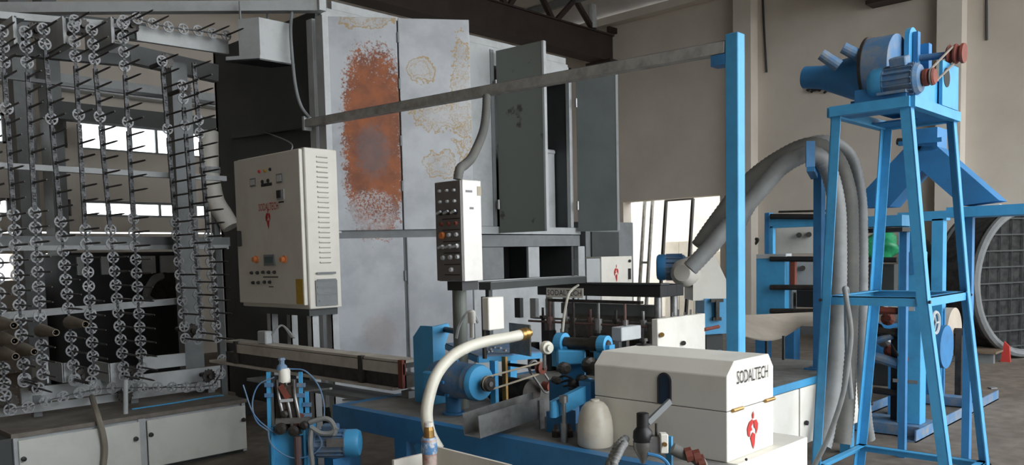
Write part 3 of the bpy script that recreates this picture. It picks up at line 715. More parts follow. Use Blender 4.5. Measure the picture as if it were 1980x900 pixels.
# kraft paper cones left on some spindles
cones = [('b', 690, 'small kraft cone hanging low on the second chain strand from the left', .26), ('c', 640, 'larger kraft cone at the left of the pair crossing the rack middle', .32), ('d', 622, 'kraft cone at the right of the pair crossing the rack middle', .32),
         ('a', 612, 'kraft cone topmost at the left picture edge', .3), ('a', 640, 'middle kraft cone of the three at the left picture edge', .3), ('a', 668, 'lowest kraft cone of the three at the left picture edge', .3)]
def pyof(p):
    v = p-V((0, 0, EYE)); return CY-F*v.dot(_u)/v.dot(_f)
used_ = []
for key, py, lab, L in cones:
    p = min((q for q in spots[key] if q not in used_), key=lambda q: abs(pyof(q)-py)); used_.append(p)
    m = MB().lathe(p+V((0, -.015, 0)), (0, -1, 0), [(0, .044), (0, .051), (L, .024), (L, .019), (0, .044)], 18, cap=False)
    tag(m.build('paper_cone', paper), lab, 'paper cone', 'paper cones on the chain')

# old machine, trolley pipe and white elbow seen through the rack
om = thing('old_machine', 'dark bulky old machine standing behind the chain rack', 'machine', (4.5, 11, 0))
a, b = W(150, 560, 'y', 11).x, W(350, 560, 'y', 11).x; zt_, zb_ = W(250, 488, 'y', 11).z, W(250, 596, 'y', 11).z
B(a-.15, b, 11, 12.2, .06, zt_).build('housing', black, om, bev=.03)
for i in range(4): B(a+.1+(b-a-.3)*i/3, a+.2+(b-a-.3)*i/3, 11.2, 11.4, 0, .06).build('foot', black, om)
for p0, p1 in ((148, 162), (195, 210), (275, 300), (310, 338)):
    x0, x1 = W(p0, 515, 'y', 10.98).x, W(p1, 515, 'y', 10.98).x; B(x0, x1, 10.96, 11, W(250, 530, 'y', 10.98).z, W(250, 496, 'y', 10.98).z).build('side_window', lgrey, om)
p = W(320, 556, 'y', 10.95); MB().lathe(p, (0, 1, 0), [(0, .05), (0, .2), (.04, .2), (.05, .2)], 20).build('round_port', dsteel, om)
MB().tube(bez([p+V((-.15, 0, -.2)), p+V((-.3, -.1, -.1)), p+V((-.2, -.1, .1)), p+V((-.05, 0, .15))]), .05, 8).build('pipe', mgrey, om)
p = W(110, 560, 'y', 13.2); tag(B(p.x-.08, p.x+.06, 13.2, 13.35, 0, W(108, 545, 'y', 13.2).z).build('blue_drum', dblue, bev=.04), 'small blue upright bin far behind the rack', 'bin')
el = thing('white_elbow_duct', 'white elbow duct between the chain rack and the dark oven side', 'duct', (4.0, 8.6, 1))
q = [D(a, b, 8.14) for a, b in ((404, 255), (406, 330), (415, 385), (432, 415), (447, 440))]
MB().tube(bez(q, 6), .09, 14).build('duct', white, el)
MB().cyl(q[1]-V((0, 0, .03)), q[1]+V((0, 0, .03)), .1, n=16).build('collar', lgrey, el)
MB().bar(V((q[2].x, q[2].y, 0)), q[2]-V((0, 0, .08)), .06).build('stand', mgrey, el)

# ================================================================== MACHINE BED
BZ = .75; BX = 2.72
bd = thing('machine_bed', 'long blue steel machine bed with a dusty grey top', 'machine bed', (BX+1, 3, 0))
BY1 = W(643, 777, 'x', BX).y
B(BX+.02, 3.77, 2.3, BY1-.02, BZ-.02, BZ-.001).build('bed_top', dustbed, bd); B(3.771, 4.92, 2.62, BY1-.02, BZ-.02, BZ-.001).build('bed_top', dustbed, bd); B(BX+.06, 2.94, 1.66, 2.299, BZ-.02, BZ-.001).build('bed_top', dustbed, bd)
B(BX, BX+.06, 1.5, BY1, BZ-.12, BZ).build('side_beam', dblue, bd)
B(BX+.06, 4.92, BY1-.06, BY1, BZ-.12, BZ).build('end_beam', dblue, bd)
B(BX+.06, 2.94, 1.5, 1.56, BZ-.12, BZ).build('end_beam', dblue, bd); B(BX+.06, 2.94, 1.56, 1.66, BZ-.02, BZ-.001).build('bed_top', dustbed, bd)
for y in (BY1-.12, 3.42, 2.55, 1.52):
    B(BX+.003, BX+.1, y, y+.1, 0, BZ-.12).build('leg', dblue, bd); B(BX-.02, BX+.13, y-.03, y+.13, 0, .012).build('foot_plate', dblue, bd)
for y in (BY1-.12, 3.0): B(4.78, 4.88, y, y+.1, 0, BZ-.02).build('leg', dblue, bd)
B(BX+.01, BX+.05, 1.6, BY1-.1, .12, .2).build('stretcher', dblue, bd)
for a, b in (((3.36), 3.05), (2.66, 2.95)):
    MB().bar((BX+.03, a, BZ-.13), (BX+.03, b, .25), .05, .02, (1, 0, 0)).build('brace', blue, bd)
B(BX+.2, 4.3, 2.66, BY1-.3, .3, .32).build('lower_shelf', dgrey, bd)
B(3.6, 4.3, 2.7, 3.75, .32, .6).build('drive_box', black, bd)

# ------------------------------------------------------------------ transfer trough running from the rack to the bed
tx = 3.1
tr = thing('transfer_trough', 'long dusty beige conveyor trough running from the chain rack to the machine bed', 'conveyor', (tx, 5, .7))
ty1, ty0 = W(436, 662, 'x', tx).y, W(782, 697, 'x', tx).y
tz = .985
beige = mat('dusty_beige', (196, 190, 180), .7, scale=5, c2=(160, 152, 142), thr=(.4, .75))
B(tx, tx+.13, ty0, ty1, tz-.015, tz).build('top_plate', beige, tr)
for i, (a, b) in enumerate(((ty0+.0, ty0+.42), (ty0+.45, ty1-.2))): B(tx-.012, tx, a, b, tz-.085, tz-.02).build('side_plate', beige, tr)
B(tx+.002, tx+.13, ty0+.02, ty1-.02, tz-.05, tz-.016).build('channel', dgrey, tr)
B(tx-.02, tx+.16, ty0+.1, ty1+.25, tz-.19, tz-.172).build('lower_plate', beige, tr)
B(tx+.0, tx+.12, ty0, ty1, tz-.168, tz-.09).build('chain_guide', dsteel, tr)
for y in (ty0+.43, ty1-.18, ty0+.02): B(tx-.02, tx+.01, y-.02, y+.02, tz-.17, tz+.004).build('clip', rust if y < 4 else dsteel, tr)
B(tx+.03, tx+.1, BY1-.2, BY1-.13, BZ, tz-.192).build('support', mgrey, tr); B(tx+.04, tx+.09, 5.25, 5.3, 0, .719).build('support', dgrey, tr); B(tx+.04, tx+.09, 5.25, 5.3, .741, tz-.192).build('support', dgrey, tr)
B(tx-.1, tx+.12, BY1+.01, ty1-.5, .72, .74).build('drip_shelf', mgrey, tr)
MB().bar(W(640, 752, 'x', tx-.1), W(590, 757, 'x', tx-.1), .02, .012).build('guide_strip', lgrey, tr)
MB().box(tx+.0, tx+.06, W(505, 650, 'x', tx).y-.06, W(505, 650, 'x', tx).y+.06, tz+.002, tz+.1).build('sensor_block', lgrey, tr, bev=.008)
for i in range(3): MB().tube(bez([V((tx+.05, W(515, 650, 'x', tx).y+.02*i, tz+.07)), V((tx+.1, W(522, 640, 'x', tx).y, tz+.14)), V((tx+.13, W(533, 640, 'x', tx).y-.02*i, tz+.05))]), .007, 6).build('sensor_lead', lgrey, tr)

# ------------------------------------------------------------------ blue bracket and tie shaft
ux, uy0, uy1 = 3.09, W(838, 700, 'x', 3.09).y, W(800, 700, 'x', 3.09).y
up = thing('bracket_plate', 'upright blue bracket with a clipped top corner standing on the bed', 'bracket', (ux, uy0, BZ))
zt_ = Z(632, ux, uy0)
MB().prism([(ux, uy0, BZ), (ux, uy1, BZ), (ux, uy1, zt_-.07), (ux, uy1-.07, zt_), (ux, uy0, zt_)], (.02, 0, 0)).build('plate', blue, up)
MB().prism([(ux+.02, uy0, BZ), (ux+.09, uy0, BZ), (ux+.09, uy0, zt_-.12), (ux+.14, uy0, zt_-.02), (ux+.12, uy0, zt_+.01), (ux+.02, uy0, zt_)], (0, .018, 0)).build('web', blue, up)
q0 = V((ux+.1, uy0+.01, zt_-.025)); pil = D(889, 600, 4.62); q1 = V((pil.x, pil.y, q0.z)); q1 = q1-(q1-q0).normalized()*.043
MB().cyl(q0, q1, .017, n=12).build('tie_shaft', black, up)

# ------------------------------------------------------------------ geared motor with belt drive
MX, MYs, MZ = 2.97, W(937, 742, 'x', 2.97).y, W(937, 742, 'x', 2.97).z
ML = (W(842, 735, 'x', MX).y-MYs)/.6
gm = thing('geared_motor', 'blue geared motor on a round pedestal behind the white hose', 'motor', (MX, MYs+.3, BZ))
MB().lathe((MX, MYs+.03, MZ), (0, 1, 0), [(a_*ML, r_) for a_, r_ in ((0, .05), (.004, .088), (.06, .095), (.1, .098), (.1, .094), (.24, .098), (.25, .1), (.31, .1), (.31, .088), (.4, .086), (.42, .098), (.5, .098), (.54, .085), (.56, .05))], 28).build('motor_body', dustblue, gm)
MB().lathe((MX, MYs+.022, MZ), (0, 1, 0), [(0, .052), (.002, .09), (.014, .0955), (.05*ML, .0985)], 28).build('face_flange', blue, gm)
for i in range(8):
    an = 2*math.pi*i/8; q = V((MX+.105*math.cos(an), MYs+.33*ML, MZ+.105*math.sin(an))); MB().cyl(q-V((0, .012, 0)), q+V((0, .012, 0)), .009, n=6).build('bolt', dblue, gm)
B(MX-.13, MX-.09, MYs+.42*ML, MYs+.54*ML, MZ-.05, MZ+.05).build('terminal_box', blue, gm, bev=.008)
MB().lathe((MX, MYs+.38*ML, BZ), (0, 0, 1), [(0, .06), (.012, .06), (.012, .042), (MZ-BZ-.09, .042)], 18).build('pedestal', dblue, gm)
MB().cyl((MX, MYs-.05, MZ), (MX, MYs+.03, MZ), .014, n=10).build('shaft', steel, gm)
MB().lathe((MX, MYs-.045, MZ), (0, 1, 0), [(0, .034), (.006, .041), (.012, .028), (.028, .028), (.034, .041), (.04, .034)], 18).build('pulley', dsteel, gm)
p2 = W(1046, 712, 'y', MYs-.025); 
bl = MB(); P = []
d = (p2-V((MX, MYs-.025, MZ))); d.y = 0; ang = math.atan2(d.z, d.x); c1 = V((MX, MYs-.025, MZ))
for i in range(9): a = ang+math.pi/2+math.pi*i/8; P.append(c1+V((math.cos(a), 0, math.sin(a)))*.036)
for i in range(9): a = ang-math.pi/2+math.pi*i/8; P.append(p2+V((math.cos(a), 0, math.sin(a)))*.03)
tag(MB().tube(P, .0055, 6, close=True).build('drive_belt', mat('round_belt', (170, 160, 140), .6, scale=10)), 'pale round drive belt stretched from the blue motor to the small pulley', 'belt')
pl = thing('idler_unit', 'small rusty pulley and chain case at the far end of the belt', 'pulley', (p2.x, p2.y, BZ))
MB().lathe(p2+V((0, -.02, 0)), (0, 1, 0), [(.001, .022), (.006, .036), (.011, .022), (.029, .022), (.034, .036), (.039, .022)], 16).build('pulley', rust, pl)
MB().cyl(p2+V((0, -.03, 0)), p2+V((0, .25, 0)), .01, n=8).build('shaft', dsteel, pl)
p3 = W(1064, 748, 'y', MYs+.0); 
d = p3-p2; d.y = 0; ang = math.atan2(d.z, d.x); P = []
for i in range(9): a = ang+math.pi/2+math.pi*i/8; P.append(V((p2.x, MYs+.03, p2.z))+V((math.cos(a), 0, math.sin(a)))*.036)
for i in range(9): a = ang-math.pi/2+math.pi*i/8; P.append(V((p3.x, MYs+.03, p3.z))+V((math.cos(a), 0, math.sin(a)))*.036)
MB().tube(P, .008, 6, close=True).build('chain_loop', steel, pl)
MB().cyl((p3.x, MYs, p3.z), (p3.x, MYs+.05, p3.z), .026, n=14).build('sprocket', rust, pl)
c = V((p3.x-.09, MYs+.06, p3.z-.03)); MB().lathe(c, (0, 1, 0), [(0, .05), (0, .075), (.3, .075), (.32, .05)], 20).build('drum', dsteel, pl)
B(c.x-.04, c.x+.04, MYs+.1, MYs+.3, BZ, c.z-.06).build('bearing_stand', dsteel, pl)

# ------------------------------------------------------------------ blue deck plate on a leg with a vertical flat
dz = 1.045
cs_ = [W(a, b, 'z', dz) for a, b in ((862, 668), (925, 693), (1049, 684), (985, 655))]
dk = thing('deck_plate', 'dusty blue deck plate above the geared motor', 'plate', (cs_[1].x, cs_[1].y, BZ))
MB().prism(cs_, (0, 0, .012)).build('deck', dustblue, dk)
for a, b in ((cs_[0], cs_[1]), (cs_[1], cs_[2])): MB().bar(a-V((0, 0, .012)), b-V((0, 0, .012)), .012, .03).build('edge_strip', blue, dk)
for i in range(16):
    u, w = .12+random.random()*.76, .12+random.random()*.76; q = cs_[0].lerp(cs_[1], u).lerp(cs_[3].lerp(cs_[2], u), w)
    MB().lathe(q+V((0, 0, .012)), (0, 0, 1), [(0, .012), (.008, .012), (.012, .006)], 6).build('bolt_head', steel, dk)
q = W(958, 730, 'y', MYs+.03); B(q.x-.012, q.x+.012, MYs+.02, MYs+.06, BZ, dz).build('leg', blue, dk)
q = W(980, 730, 'y', MYs+.1); B(q.x-.008, q.x+.008, MYs+.1, MYs+.13, BZ, dz).build('leg', brass, dk)
B(cs_[3].x-.1, cs_[3].x-.04, cs_[3].y-.1, cs_[3].y-.04, BZ, dz).build('leg', blue, dk)
# clutter standing on the deck
sp = thing('steel_plate', 'upright grey steel plate with a bright edge at the end of the white hose', 'plate', W(1010, 660, 'z', dz+.012))
q0, q1 = D(985, 655, 4.62), D(1025, 658, 4.44); zp0, zp1 = dz+.0125, (q0.z+q1.z)/2+.085; q0.z = q1.z = (zp0+zp1)/2; MB().obox((q0+q1)/2, (q1-q0)/2, (ln*.006), (0, 0, (zp1-zp0)/2)).build('plate', steel, sp)
MB().obox(q1, ln*.012, (q1-q0).normalized()*.006, (0, 0, (zp1-zp0)/2)).build('edge', white, sp)

# ------------------------------------------------------------------ steel chute
ct = thing('steel_chute', 'open bare steel channel chute lying across the bed edge', 'chute', W(912, 846, 'z', BZ))
c0 = W(913, 845, 'z', BZ+.02); c1 = W(1048, 800, 'z', BZ+.06); dd = (c1-c0).normalized(); nn = V((0, 0, 1)).cross(dd).normalized(); L = (c1-c0).length
uv = dd.cross(nn); uv = uv if uv.z > 0 else -uv
w_ = .055; h_ = .052
MB().obox(c0+dd*L/2, dd*(L/2), nn*w_, uv*.002).build('floor_sheet', steel, ct)
for s in (-1, 1): MB().obox(c0+dd*(L/2)+nn*(w_*s)+uv*h_, dd*(L/2), nn*.002, uv*h_).build('side_sheet', steel, ct)
q = W(1036, 800, 'x', (c0+dd*(L*.9)-nn*w_).x); 
e_ = c0+dd*(L*.86)+nn*(w_+.006)*(1 if (nn.y < 0) else -1)
MB().obox(V((e_.x, e_.y, (BZ+e_.z+.09)/2)), dd*.016, nn*.003, (0, 0, (e_.z+.09-BZ)/2)).build('strut', steel, ct)

# ------------------------------------------------------------------ lever arm with rod, bearing housings and roll
lv = thing('lever_arm', 'bright blue lever arm with a chrome adjusting rod beside the chute', 'lever', W(1088, 855, 'z', BZ))
a, b = D(1070, 792, 3.75), D(1140, 757, 3.85)
MB().bar(a, b, .03, .075).build('arm', blue, lv)
MB().cyl(a+V((0, 0, -.037)), a+V((0, 0, .037)), .018, n=12).build('arm_nose', blue, lv)
q = D(1090, 787, 3.73); zb = BZ
MB().lathe((q.x, q.y, zb), (0, 0, 1), [(0, .016), (.09, .016), (.09, .01), (q.z-zb+.02, .01), (q.z-zb+.02, .02), (q.z-zb+.05, .02)], 12).build('rod', steel, lv)
MB().bar(V((b.x, b.y, BZ)), b+V((0, 0, .05)), .07, .07).build('pivot_block', dblue, lv)
B(b.x-.06, b.x+.04, b.y+.12, b.y+.22, BZ, BZ+.1).build('valve_block', dblue, lv)
for i in range(3):
    q = D(1075+25*i, 812, 3.85); MB().lathe((q.x, q.y, BZ), (0, 0, 1), [(0, .02), (.03, .02), (.04, .012), (.06, .008)], 8).build('fitting', dsteel, lv)
bh = thing('pinch_roll', 'dark roll turning in two blue bearing housings behind the white guard', 'roller', D(1120, 700, 4.0))
a, b = D(1086, 663, 4.15), D(1168, 667, 4.0); ax = (b-a).normalized()
MB().lathe(a, ax, [(-.02, .012), (.02, .02), (.02, .03), ((b-a).length*.72, .03), ((b-a).length*.72, .04), ((b-a).length, .04), ((b-a).length+.03, .018)], 20).build('roll', dsteel, bh)
for p, r in ((a, .05), (b, .045)):
    m = MB(); m.lathe(p-ax*.022, ax, [(0, r), (.044, r)], 20); m.bar(p, V((p.x, p.y, p.z-.12)), .05, .09, ax); m.build('bearing_housing', blue, bh)
    MB().lathe(p-ax*.03, ax, [(0, r*.55), (.008, r*.55)], 14).build('bearing_cap', dblue, bh)
q = D(1104, 690, 4.1); MB().obox(q, _r*.07, V((_f.x, _f.y, 0))*.05, (0, 0, .035)).build('slide_block', blue, bh, bev=.006)
q = D(1108, 722, 4.15); MB().obox(q, _r*.06, V((_f.x, _f.y, 0))*.05, (0, 0, .06)).build('carrier', dblue, bh, bev=.006)
q = D(1106, 780, 4.2); B(q.x-.06, q.x+.1, q.y-.05, q.y+.1, BZ, q.z+.12).build('pedestal', dblue, bh)
for px, py, r in ((1137, 706, .04), (1088, 712, .03), (1122, 736, .03), (1105, 742, .022), (1072, 735, .02)):
    q = D(px, py, 4.0); MB().lathe(q, (-.3, -1, 0), [(0, r), (.03, r), (.04, r*.5)], 12).build('gear', dsteel, bh)
for i in range(4):
    MB().tube(bez([D(1070+10*i, 735+6*i, 4.05), D(1095+9*i, 728+8*i, 3.98), D(1120+6*i, 745+4*i, 4.02)]), .006, 6).build('air_tube', black, bh)
fl = thing('hose_flange', 'cream ring flange on the deck corner beside the roll', 'flange', D(1058, 700, 4.05))
q = D(1058, 673, 4.05); MB().lathe(q, (-.3, -1, 0), [(-.02, .012), (-.02, .032), (0, .034), (.012, .03), (.012, .018), (.03, .016)], 20).build('ring', pvc, fl)
MB().cyl(q+V((0, .02, 0)), V((q.x, q.y+.02, dz)), .01, n=8).build('stem', steel, fl)

# ------------------------------------------------------------------ white hose with brass end
hs = thing('white_hose', 'thick cream-white hose arching over the geared motor', 'hose', D(848, 868, 3.75))
q = [D(a, b, d) for a, b, d in ((1008, 648, 4.3), (985, 653, 4.25), (940, 661, 4.18), (900, 674, 4.1), (868, 695, 4.02), (843, 728, 3.95), (829, 770, 3.9), (825, 805, 3.88), (832, 840, 3.87), (848, 870, 3.86))]
MB().tube(bez(q, 6), .029, 14).build('hose', pvc, hs)
e_ = D(1020, 645, 4.33); dd = (e_-q[0]).normalized()
MB().lathe(q[0]-dd*.01, dd, [(0, .033), (.02, .033), (.02, .026), (.035, .034), (.05, .034), (.05, .02), (.075, .02)], 12).build('hose_coupling', brass, hs)

# ------------------------------------------------------------------ black press frame with name plate
FZ = 1.385
n0 = W(1277, 552, 'z', FZ); FX0, FY0 = n0.x, n0.y; FX1 = W(1353, 549, 'z', FZ).x; FY1 = W(930, 556, 'z', FZ).y
pf = thing('press_frame', 'black rectangular press frame with a name plate, on bright guide columns', 'frame', (FX0, FY0, BZ))
for x0, x1, y0, y1 in ((FX0, FX0+.09, FY0, FY1), (FX1-.09, FX1, FY0, FY1), (FX0+.091, FX1-.091, FY0, FY0+.09), (FX0+.091, FX1-.091, FY1-.09, FY1)):
    B(x0, x1, y0, y1, FZ-.082, FZ).build('frame_bar', black, pf, bev=.003)
B(FX0-.01, FX0+.09, FY0-.01, FY1, FZ+.001, FZ+.012).build('top_strip', dgrey, pf)
p0, p1 = W(1057, 557, 'x', FX0-.004), W(1128, 577, 'x', FX0-.004)
npl = B(FX0-.008, FX0-.001, p1.y, p0.y, p1.z, p0.z).build('name_plate', white, pf, 'grey name plate')
text('SODALTECH', V((FX0-.009, p0.y-.012, p1.z+.016)), (0, -1, 0), (0, 0, 1), (p0.z-p1.z)-.03, inkm, npl, width=p0.y-p1.y-.024)
for x in (FX0+.045, FX1-.045):
    for y in (FY0+.05, FY1-.08):
        MB().lathe((x, y, BZ), (0, 0, 1), [(0, .05), (.28, .05), (.28, .042), (.36, .042), (.36, .026), (FZ-BZ-.085, .026)], 18).build('guide_column', steel, pf)
# white end block and side boxes
wb_ = thing('end_block', 'pale aluminium end block below the black press frame', 'block', (FX0, FY0, BZ))
a, b = W(1272, 650, 'y', FY0-.06).x, W(1364, 650, 'y', FY0-.06).x
B(a, b, FY0-.06, FY0-.012, BZ, Z(618, a, FY0-.06)).build('plate', white, wb_, bev=.004)
for px, py in ((1280, 648), (1322, 664)): MB().cyl(W(px, py, 'y', FY0-.06), W(px, py, 'y', FY0-.085), .016, n=10).build('cap_screw', brass if px < 1300 else dsteel, wb_)
p = W(1362, 638, 'y', FY0-.06); MB().cyl(p, p+V((.16, -.02, .01)), .013, n=10).build('rod', rust, wb_)
for i in range(5): q = W(1285+i*12, 618, 'y', FY0+.03); MB().cyl((q.x, FY0-.03, q.z-.01), (q.x, FY0-.03, q.z+.05+.02*(i % 2)), .006, n=6).build('stud', steel, wb_)
B(FX0-.06, FX0-.009, FY0-.05, FY0+.05, BZ, Z(632, FX0, FY0)).build('column_base', mgrey, wb_)
al = thing('aluminium_box', 'small pale aluminium box left of the guide column', 'box', (FX0-.2, FY0, BZ))
k = D(1202, 645, 4.25); x0, y0 = k.x, k.y; x1 = W(1240, 640, 'y', y0).x; y1 = W(1182, 640, 'x', x0).y
B(x0, x1, y0, y1, Z(661, x0, y0), Z(634, x0, y0)).build('box', lgrey, al, bev=.004)
q = V((x0+.08, (y0+y1)/2, 0)); MB().cyl((q.x, q.y, BZ), (q.x, q.y, Z(661, x0, y0)), .02, n=8).build('stand', dsteel, al)
MB().cyl((q.x, q.y, Z(634, x0, y0)), (q.x, q.y, Z(622, x0, y0)), .01, n=6).build('screw', steel, al)
# mechanism below the frame: carriage beams, tie rods and clamps
mc = thing('carriage', 'dusty carriage beams, rods and clamps inside the press frame', 'mechanism', (FX0+.3, FY0+.6, BZ))
B(FX0+.15, FX1-.15, FY0+.12, FY1-.14, BZ+.241, 1.2).build('die_table', mat('dusty_iron', (126, 121, 114), .7, scale=8, c2=(92, 87, 82), thr=(.4, .7)), mc); B(FX0+.16, FX1-.16, FY0+.16, FY1-.2, 1.201, 1.225).build('die_plate', mgrey, mc)
B(FX0+.11, FX0+.145, FY0+.1, FY1-.14, 1.16, 1.24).build('carriage_beam', mgrey, mc); B(FX1-.145, FX1-.11, FY0+.11, FY1-.14, 1.16, 1.24).build('carriage_beam', mgrey, mc)
B(FX0-.02, FX0+.02, FY0+.15, FY1-.12, 1.255, 1.275).build('cross_bar', dsteel, mc)
for z, x in ((1.13, FX0-.03), (1.11, FX0-.08)): MB().cyl((x, FY0+.05, z), (x, FY1+.02, z), .008, n=8).build('tie_rod', dullred if z < 1.12 else steel, mc)
for i in range(9):
    y = FY0+.12+(FY1-FY0-.2)*i/8; x = FX0-.03-.05*(i % 2)
    MB().lathe((x, y, BZ+.2), (0, 0, 1), [(0, .014), (.12+.03*(i % 3), .014), (.12+.03*(i % 3), .026), (.2, .026), (.2, .01), (.26+.05*(i % 2), .01)], 8).build('clamp', (steel, dullred, dsteel)[i % 3], mc)
for i in range(7):
    y = FY0+.1+(FY1-FY0)*i/7; B(FX0-.12, FX0-.05, y, y+.06, BZ, BZ+.2+.05*(i % 3)).build('clamp_block', (dsteel, mgrey, black)[i % 3], mc)
B(FX0+.11, FX1-.11, FY0+.11, FY1-.14, BZ, BZ+.24).build('base_block', dsteel, mc)
for i in range(3): q = W(1000+30*i, 590, 'x', FX0+.2); B(FX0+.2, FX0+.24, q.y-.03, q.y+.03, 1.1, 1.26).build('bracket', (black, lgrey, mgrey)[i], mc)
rp_ = W(1100, 560, 'x', FX0-.13).y
tag(MB().tube(bez([V((FX0-.022, rp_, FZ-.004)), V((FX0-.1, rp_-.002, FZ-.035))]+[W(a, b, 'x', FX0-.15) for a, b in ((1098, 575), (1092, 605), (1088, 642))]), .009, 6).build('pull_rope', pvc), 'white rope hanging over the black press frame and its name plate', 'rope')

# grey cross arm that carries the push-button panel
ga = thing('panel_arm', 'dark grey cross arm reaching right from under the push-button panel', 'beam', (3.0, 3.3, 1.35))
a, b = W(937, 554, 'z', 1.4215), W(1122, 541, 'z', 1.4215); B(a.x+.02, a.x+.05, a.y-.015, a.y+.015, dz+.013, 1.398).build('arm_post', dgrey, ga)
MB().bar(a, b, .09, .045).build('arm', dgrey, ga); MB().bar(a+V((0, 0, .024)), b+V((0, 0, .024)), .1, .004).build('cover_strip', mgrey, ga)
# push-button panel
k = D(893, 450, 4.4); PX0, PY0 = k.x, k.y; PX1 = W(932, 450, 'y', PY0).x; PY1 = W(843, 450, 'x', PX0).y; PZ1, PZ0 = Z(347, PX0, PY0), Z(545, PX0, PY0)
pp = thing('button_panel', 'narrow upright push-button panel box with a bright steel cheek', 'control panel', (PX0, PY0, PZ0))
B(PX0+.012, PX1, PY0, PY1, PZ0, PZ1).build('case', mat('bright_steel', (206, 203, 198), .35, metal=.2, scale=5, c2=(186, 182, 177), thr=(.5, .85)), pp, bev=.003)
fp = B(PX0-.002, PX0+.011, PY0+.004, PY1-.003, PZ0+.004, PZ1-.004).build('face_plate', mat('face_plate', (112, 108, 106), .45, scale=8, c2=(96, 92, 90)), pp)
rows_ = [(370, lens, .008), (391, lens, .008), (412, black, .014), (434, rust, .011), (456, lens, .011), (478, lens, .012), (499, lens, .012), (522, lens, .012)]
for i, (py, m, r) in enumerate(rows_):
    cols = (851, 865, 879) if i < 7 else (866,)
    for j, px in enumerate(cols):
        mm = orange if (i == 4 and j < 1) else m; rr = .02 if (i == 4 and j == 0) else r
        p = W(px+i*1.1, py-j*1, 'x', PX0-.002); MB().lathe(p, (-1, 0, 0), [(0, rr*1.1), (.004, rr*1.1), (.004, rr), (.014, rr*.9)], 10).build('push_button' if i > 1 else 'pilot_lamp', mm, fp)
        if i in (2, 5): MB().obox(p+V((-.02, 0, 0)), (.006, 0, 0), (0, .018, -.006), (0, .002, .005)).build('switch_lever', lens, fp)
for py in (424, 445, 467, 489, 511, 531):
    a, b = W(850+(py-370)*.05, py+1, 'x', PX0-.002), W(890, py-2, 'x', PX0-.002); B(PX0-.004, PX0-.002, b.y, a.y-.01, a.z-.003, a.z+.003).build('printed_line', inkm, fp)
for px, py, w in ((900, 372, .05), (908, 405, .03)): q = W(px, py, 'y', PY0); B(q.x, q.x+w, PY0-.001, PY0, q.z, q.z+.012).build('stain', mgrey, pp)
q = W(925, 368, 'y', PY0); B(q.x-.01, q.x+.02, PY0-.002, PY0, q.z-.03, q.z+.02).build('sticker', mat('sticker_tan', (170, 160, 140), .6), pp)
B(PX0+.02, PX1-.01, PY0+.03, PY1-.06, PZ0-.05, PZ0-.001).build('neck', black, pp)
MB().cyl((pil.x, pil.y, BZ), (pil.x, pil.y, PZ0-.02), .04, n=24).build('pillar', doorgrey, pp); MB().bar(V((pil.x, pil.y, PZ0-.035)), V(((PX0+PX1)/2, (PY0+PY1)/2, PZ0-.035)), .06, .028).build('bracket_arm', black, pp)
# small white box on a rod
sb = thing('junction_box', 'small white box on a thin rod below the push-button panel', 'box', D(958, 640, 4.25))
k = D(945, 608, 4.25); x1 = W(975, 608, 'y', k.y).x
B(k.x, x1, k.y, k.y+.05, Z(640, k.x, k.y), Z(576, k.x, k.y)).build('box', white, sb, bev=.004)
MB().cyl((k.x+.03, k.y+.02, Z(576, k.x, k.y)), (k.x+.03, k.y+.02, 1.39), .005, n=6).build('rod', lgrey, sb)
q = D(935, 600, 4.35); MB().cyl((q.x, q.y, 1.06), (q.x, q.y, 1.39), .012, n=8).build('post', dsteel, sb); MB().bar((q.x, q.y, 1.14), (k.x, k.y+.02, 1.14), .02, .02).build('stay', white, sb)
tag(MB().tube(bez([D(a, b, 4.5) for a, b in ((882, 655), (888, 630), (903, 606), (915, 606), (925, 625))]), .009, 6).build('black_cable', lgrey), 'looped cable beside the blue bracket, under the push-button panel', 'cable')
q = D(912, 618, 4.45); tag(MB().lathe(q, (0, 0, 1), [(-.1, .012), (-.02, .012), (-.02, .022), (.04, .022), (.05, .012)], 10).build('cable_gland', white), 'white cable gland below the push-button panel', 'fitting')

# ================================================================== WHITE MACHINE GUARD
GX0, GY0, GX1, GY1 = 2.945, 1.647, 3.345, 2.318
zs_ = Z(797.4, GX0, GY0); zc = Z(729.5, GX0, GY0); zr = W(1420, 699, 'y', GY0).z; cx_ = W(1420, 699, 'y', GY0).x-GX0
gd = thing('machine_guard', 'big cream machine guard with a hinged lid, arched slot and red emblem', 'guard', (GX0, GY0, BZ))
B(GX0, GX1, GY0, GY1, BZ, zs_-.003).build('lower_box', white, gd, bev=.003)
prof = [(GX0, zs_), (GX0, zc), (GX0+cx_, zr), (GX1-cx_*.7, zr), (GX1, zc), (GX1, zs_)]
lid = MB().prism([(x, GY0, z) for x, z in prof], (0, GY1-GY0, 0)).build('lid', white, gd, bev=.003)
B(GX0+.004, GX1-.004, GY0+.004, GY1-.004, zs_-.0031, zs_).build('lid_seal', dgrey, gd)
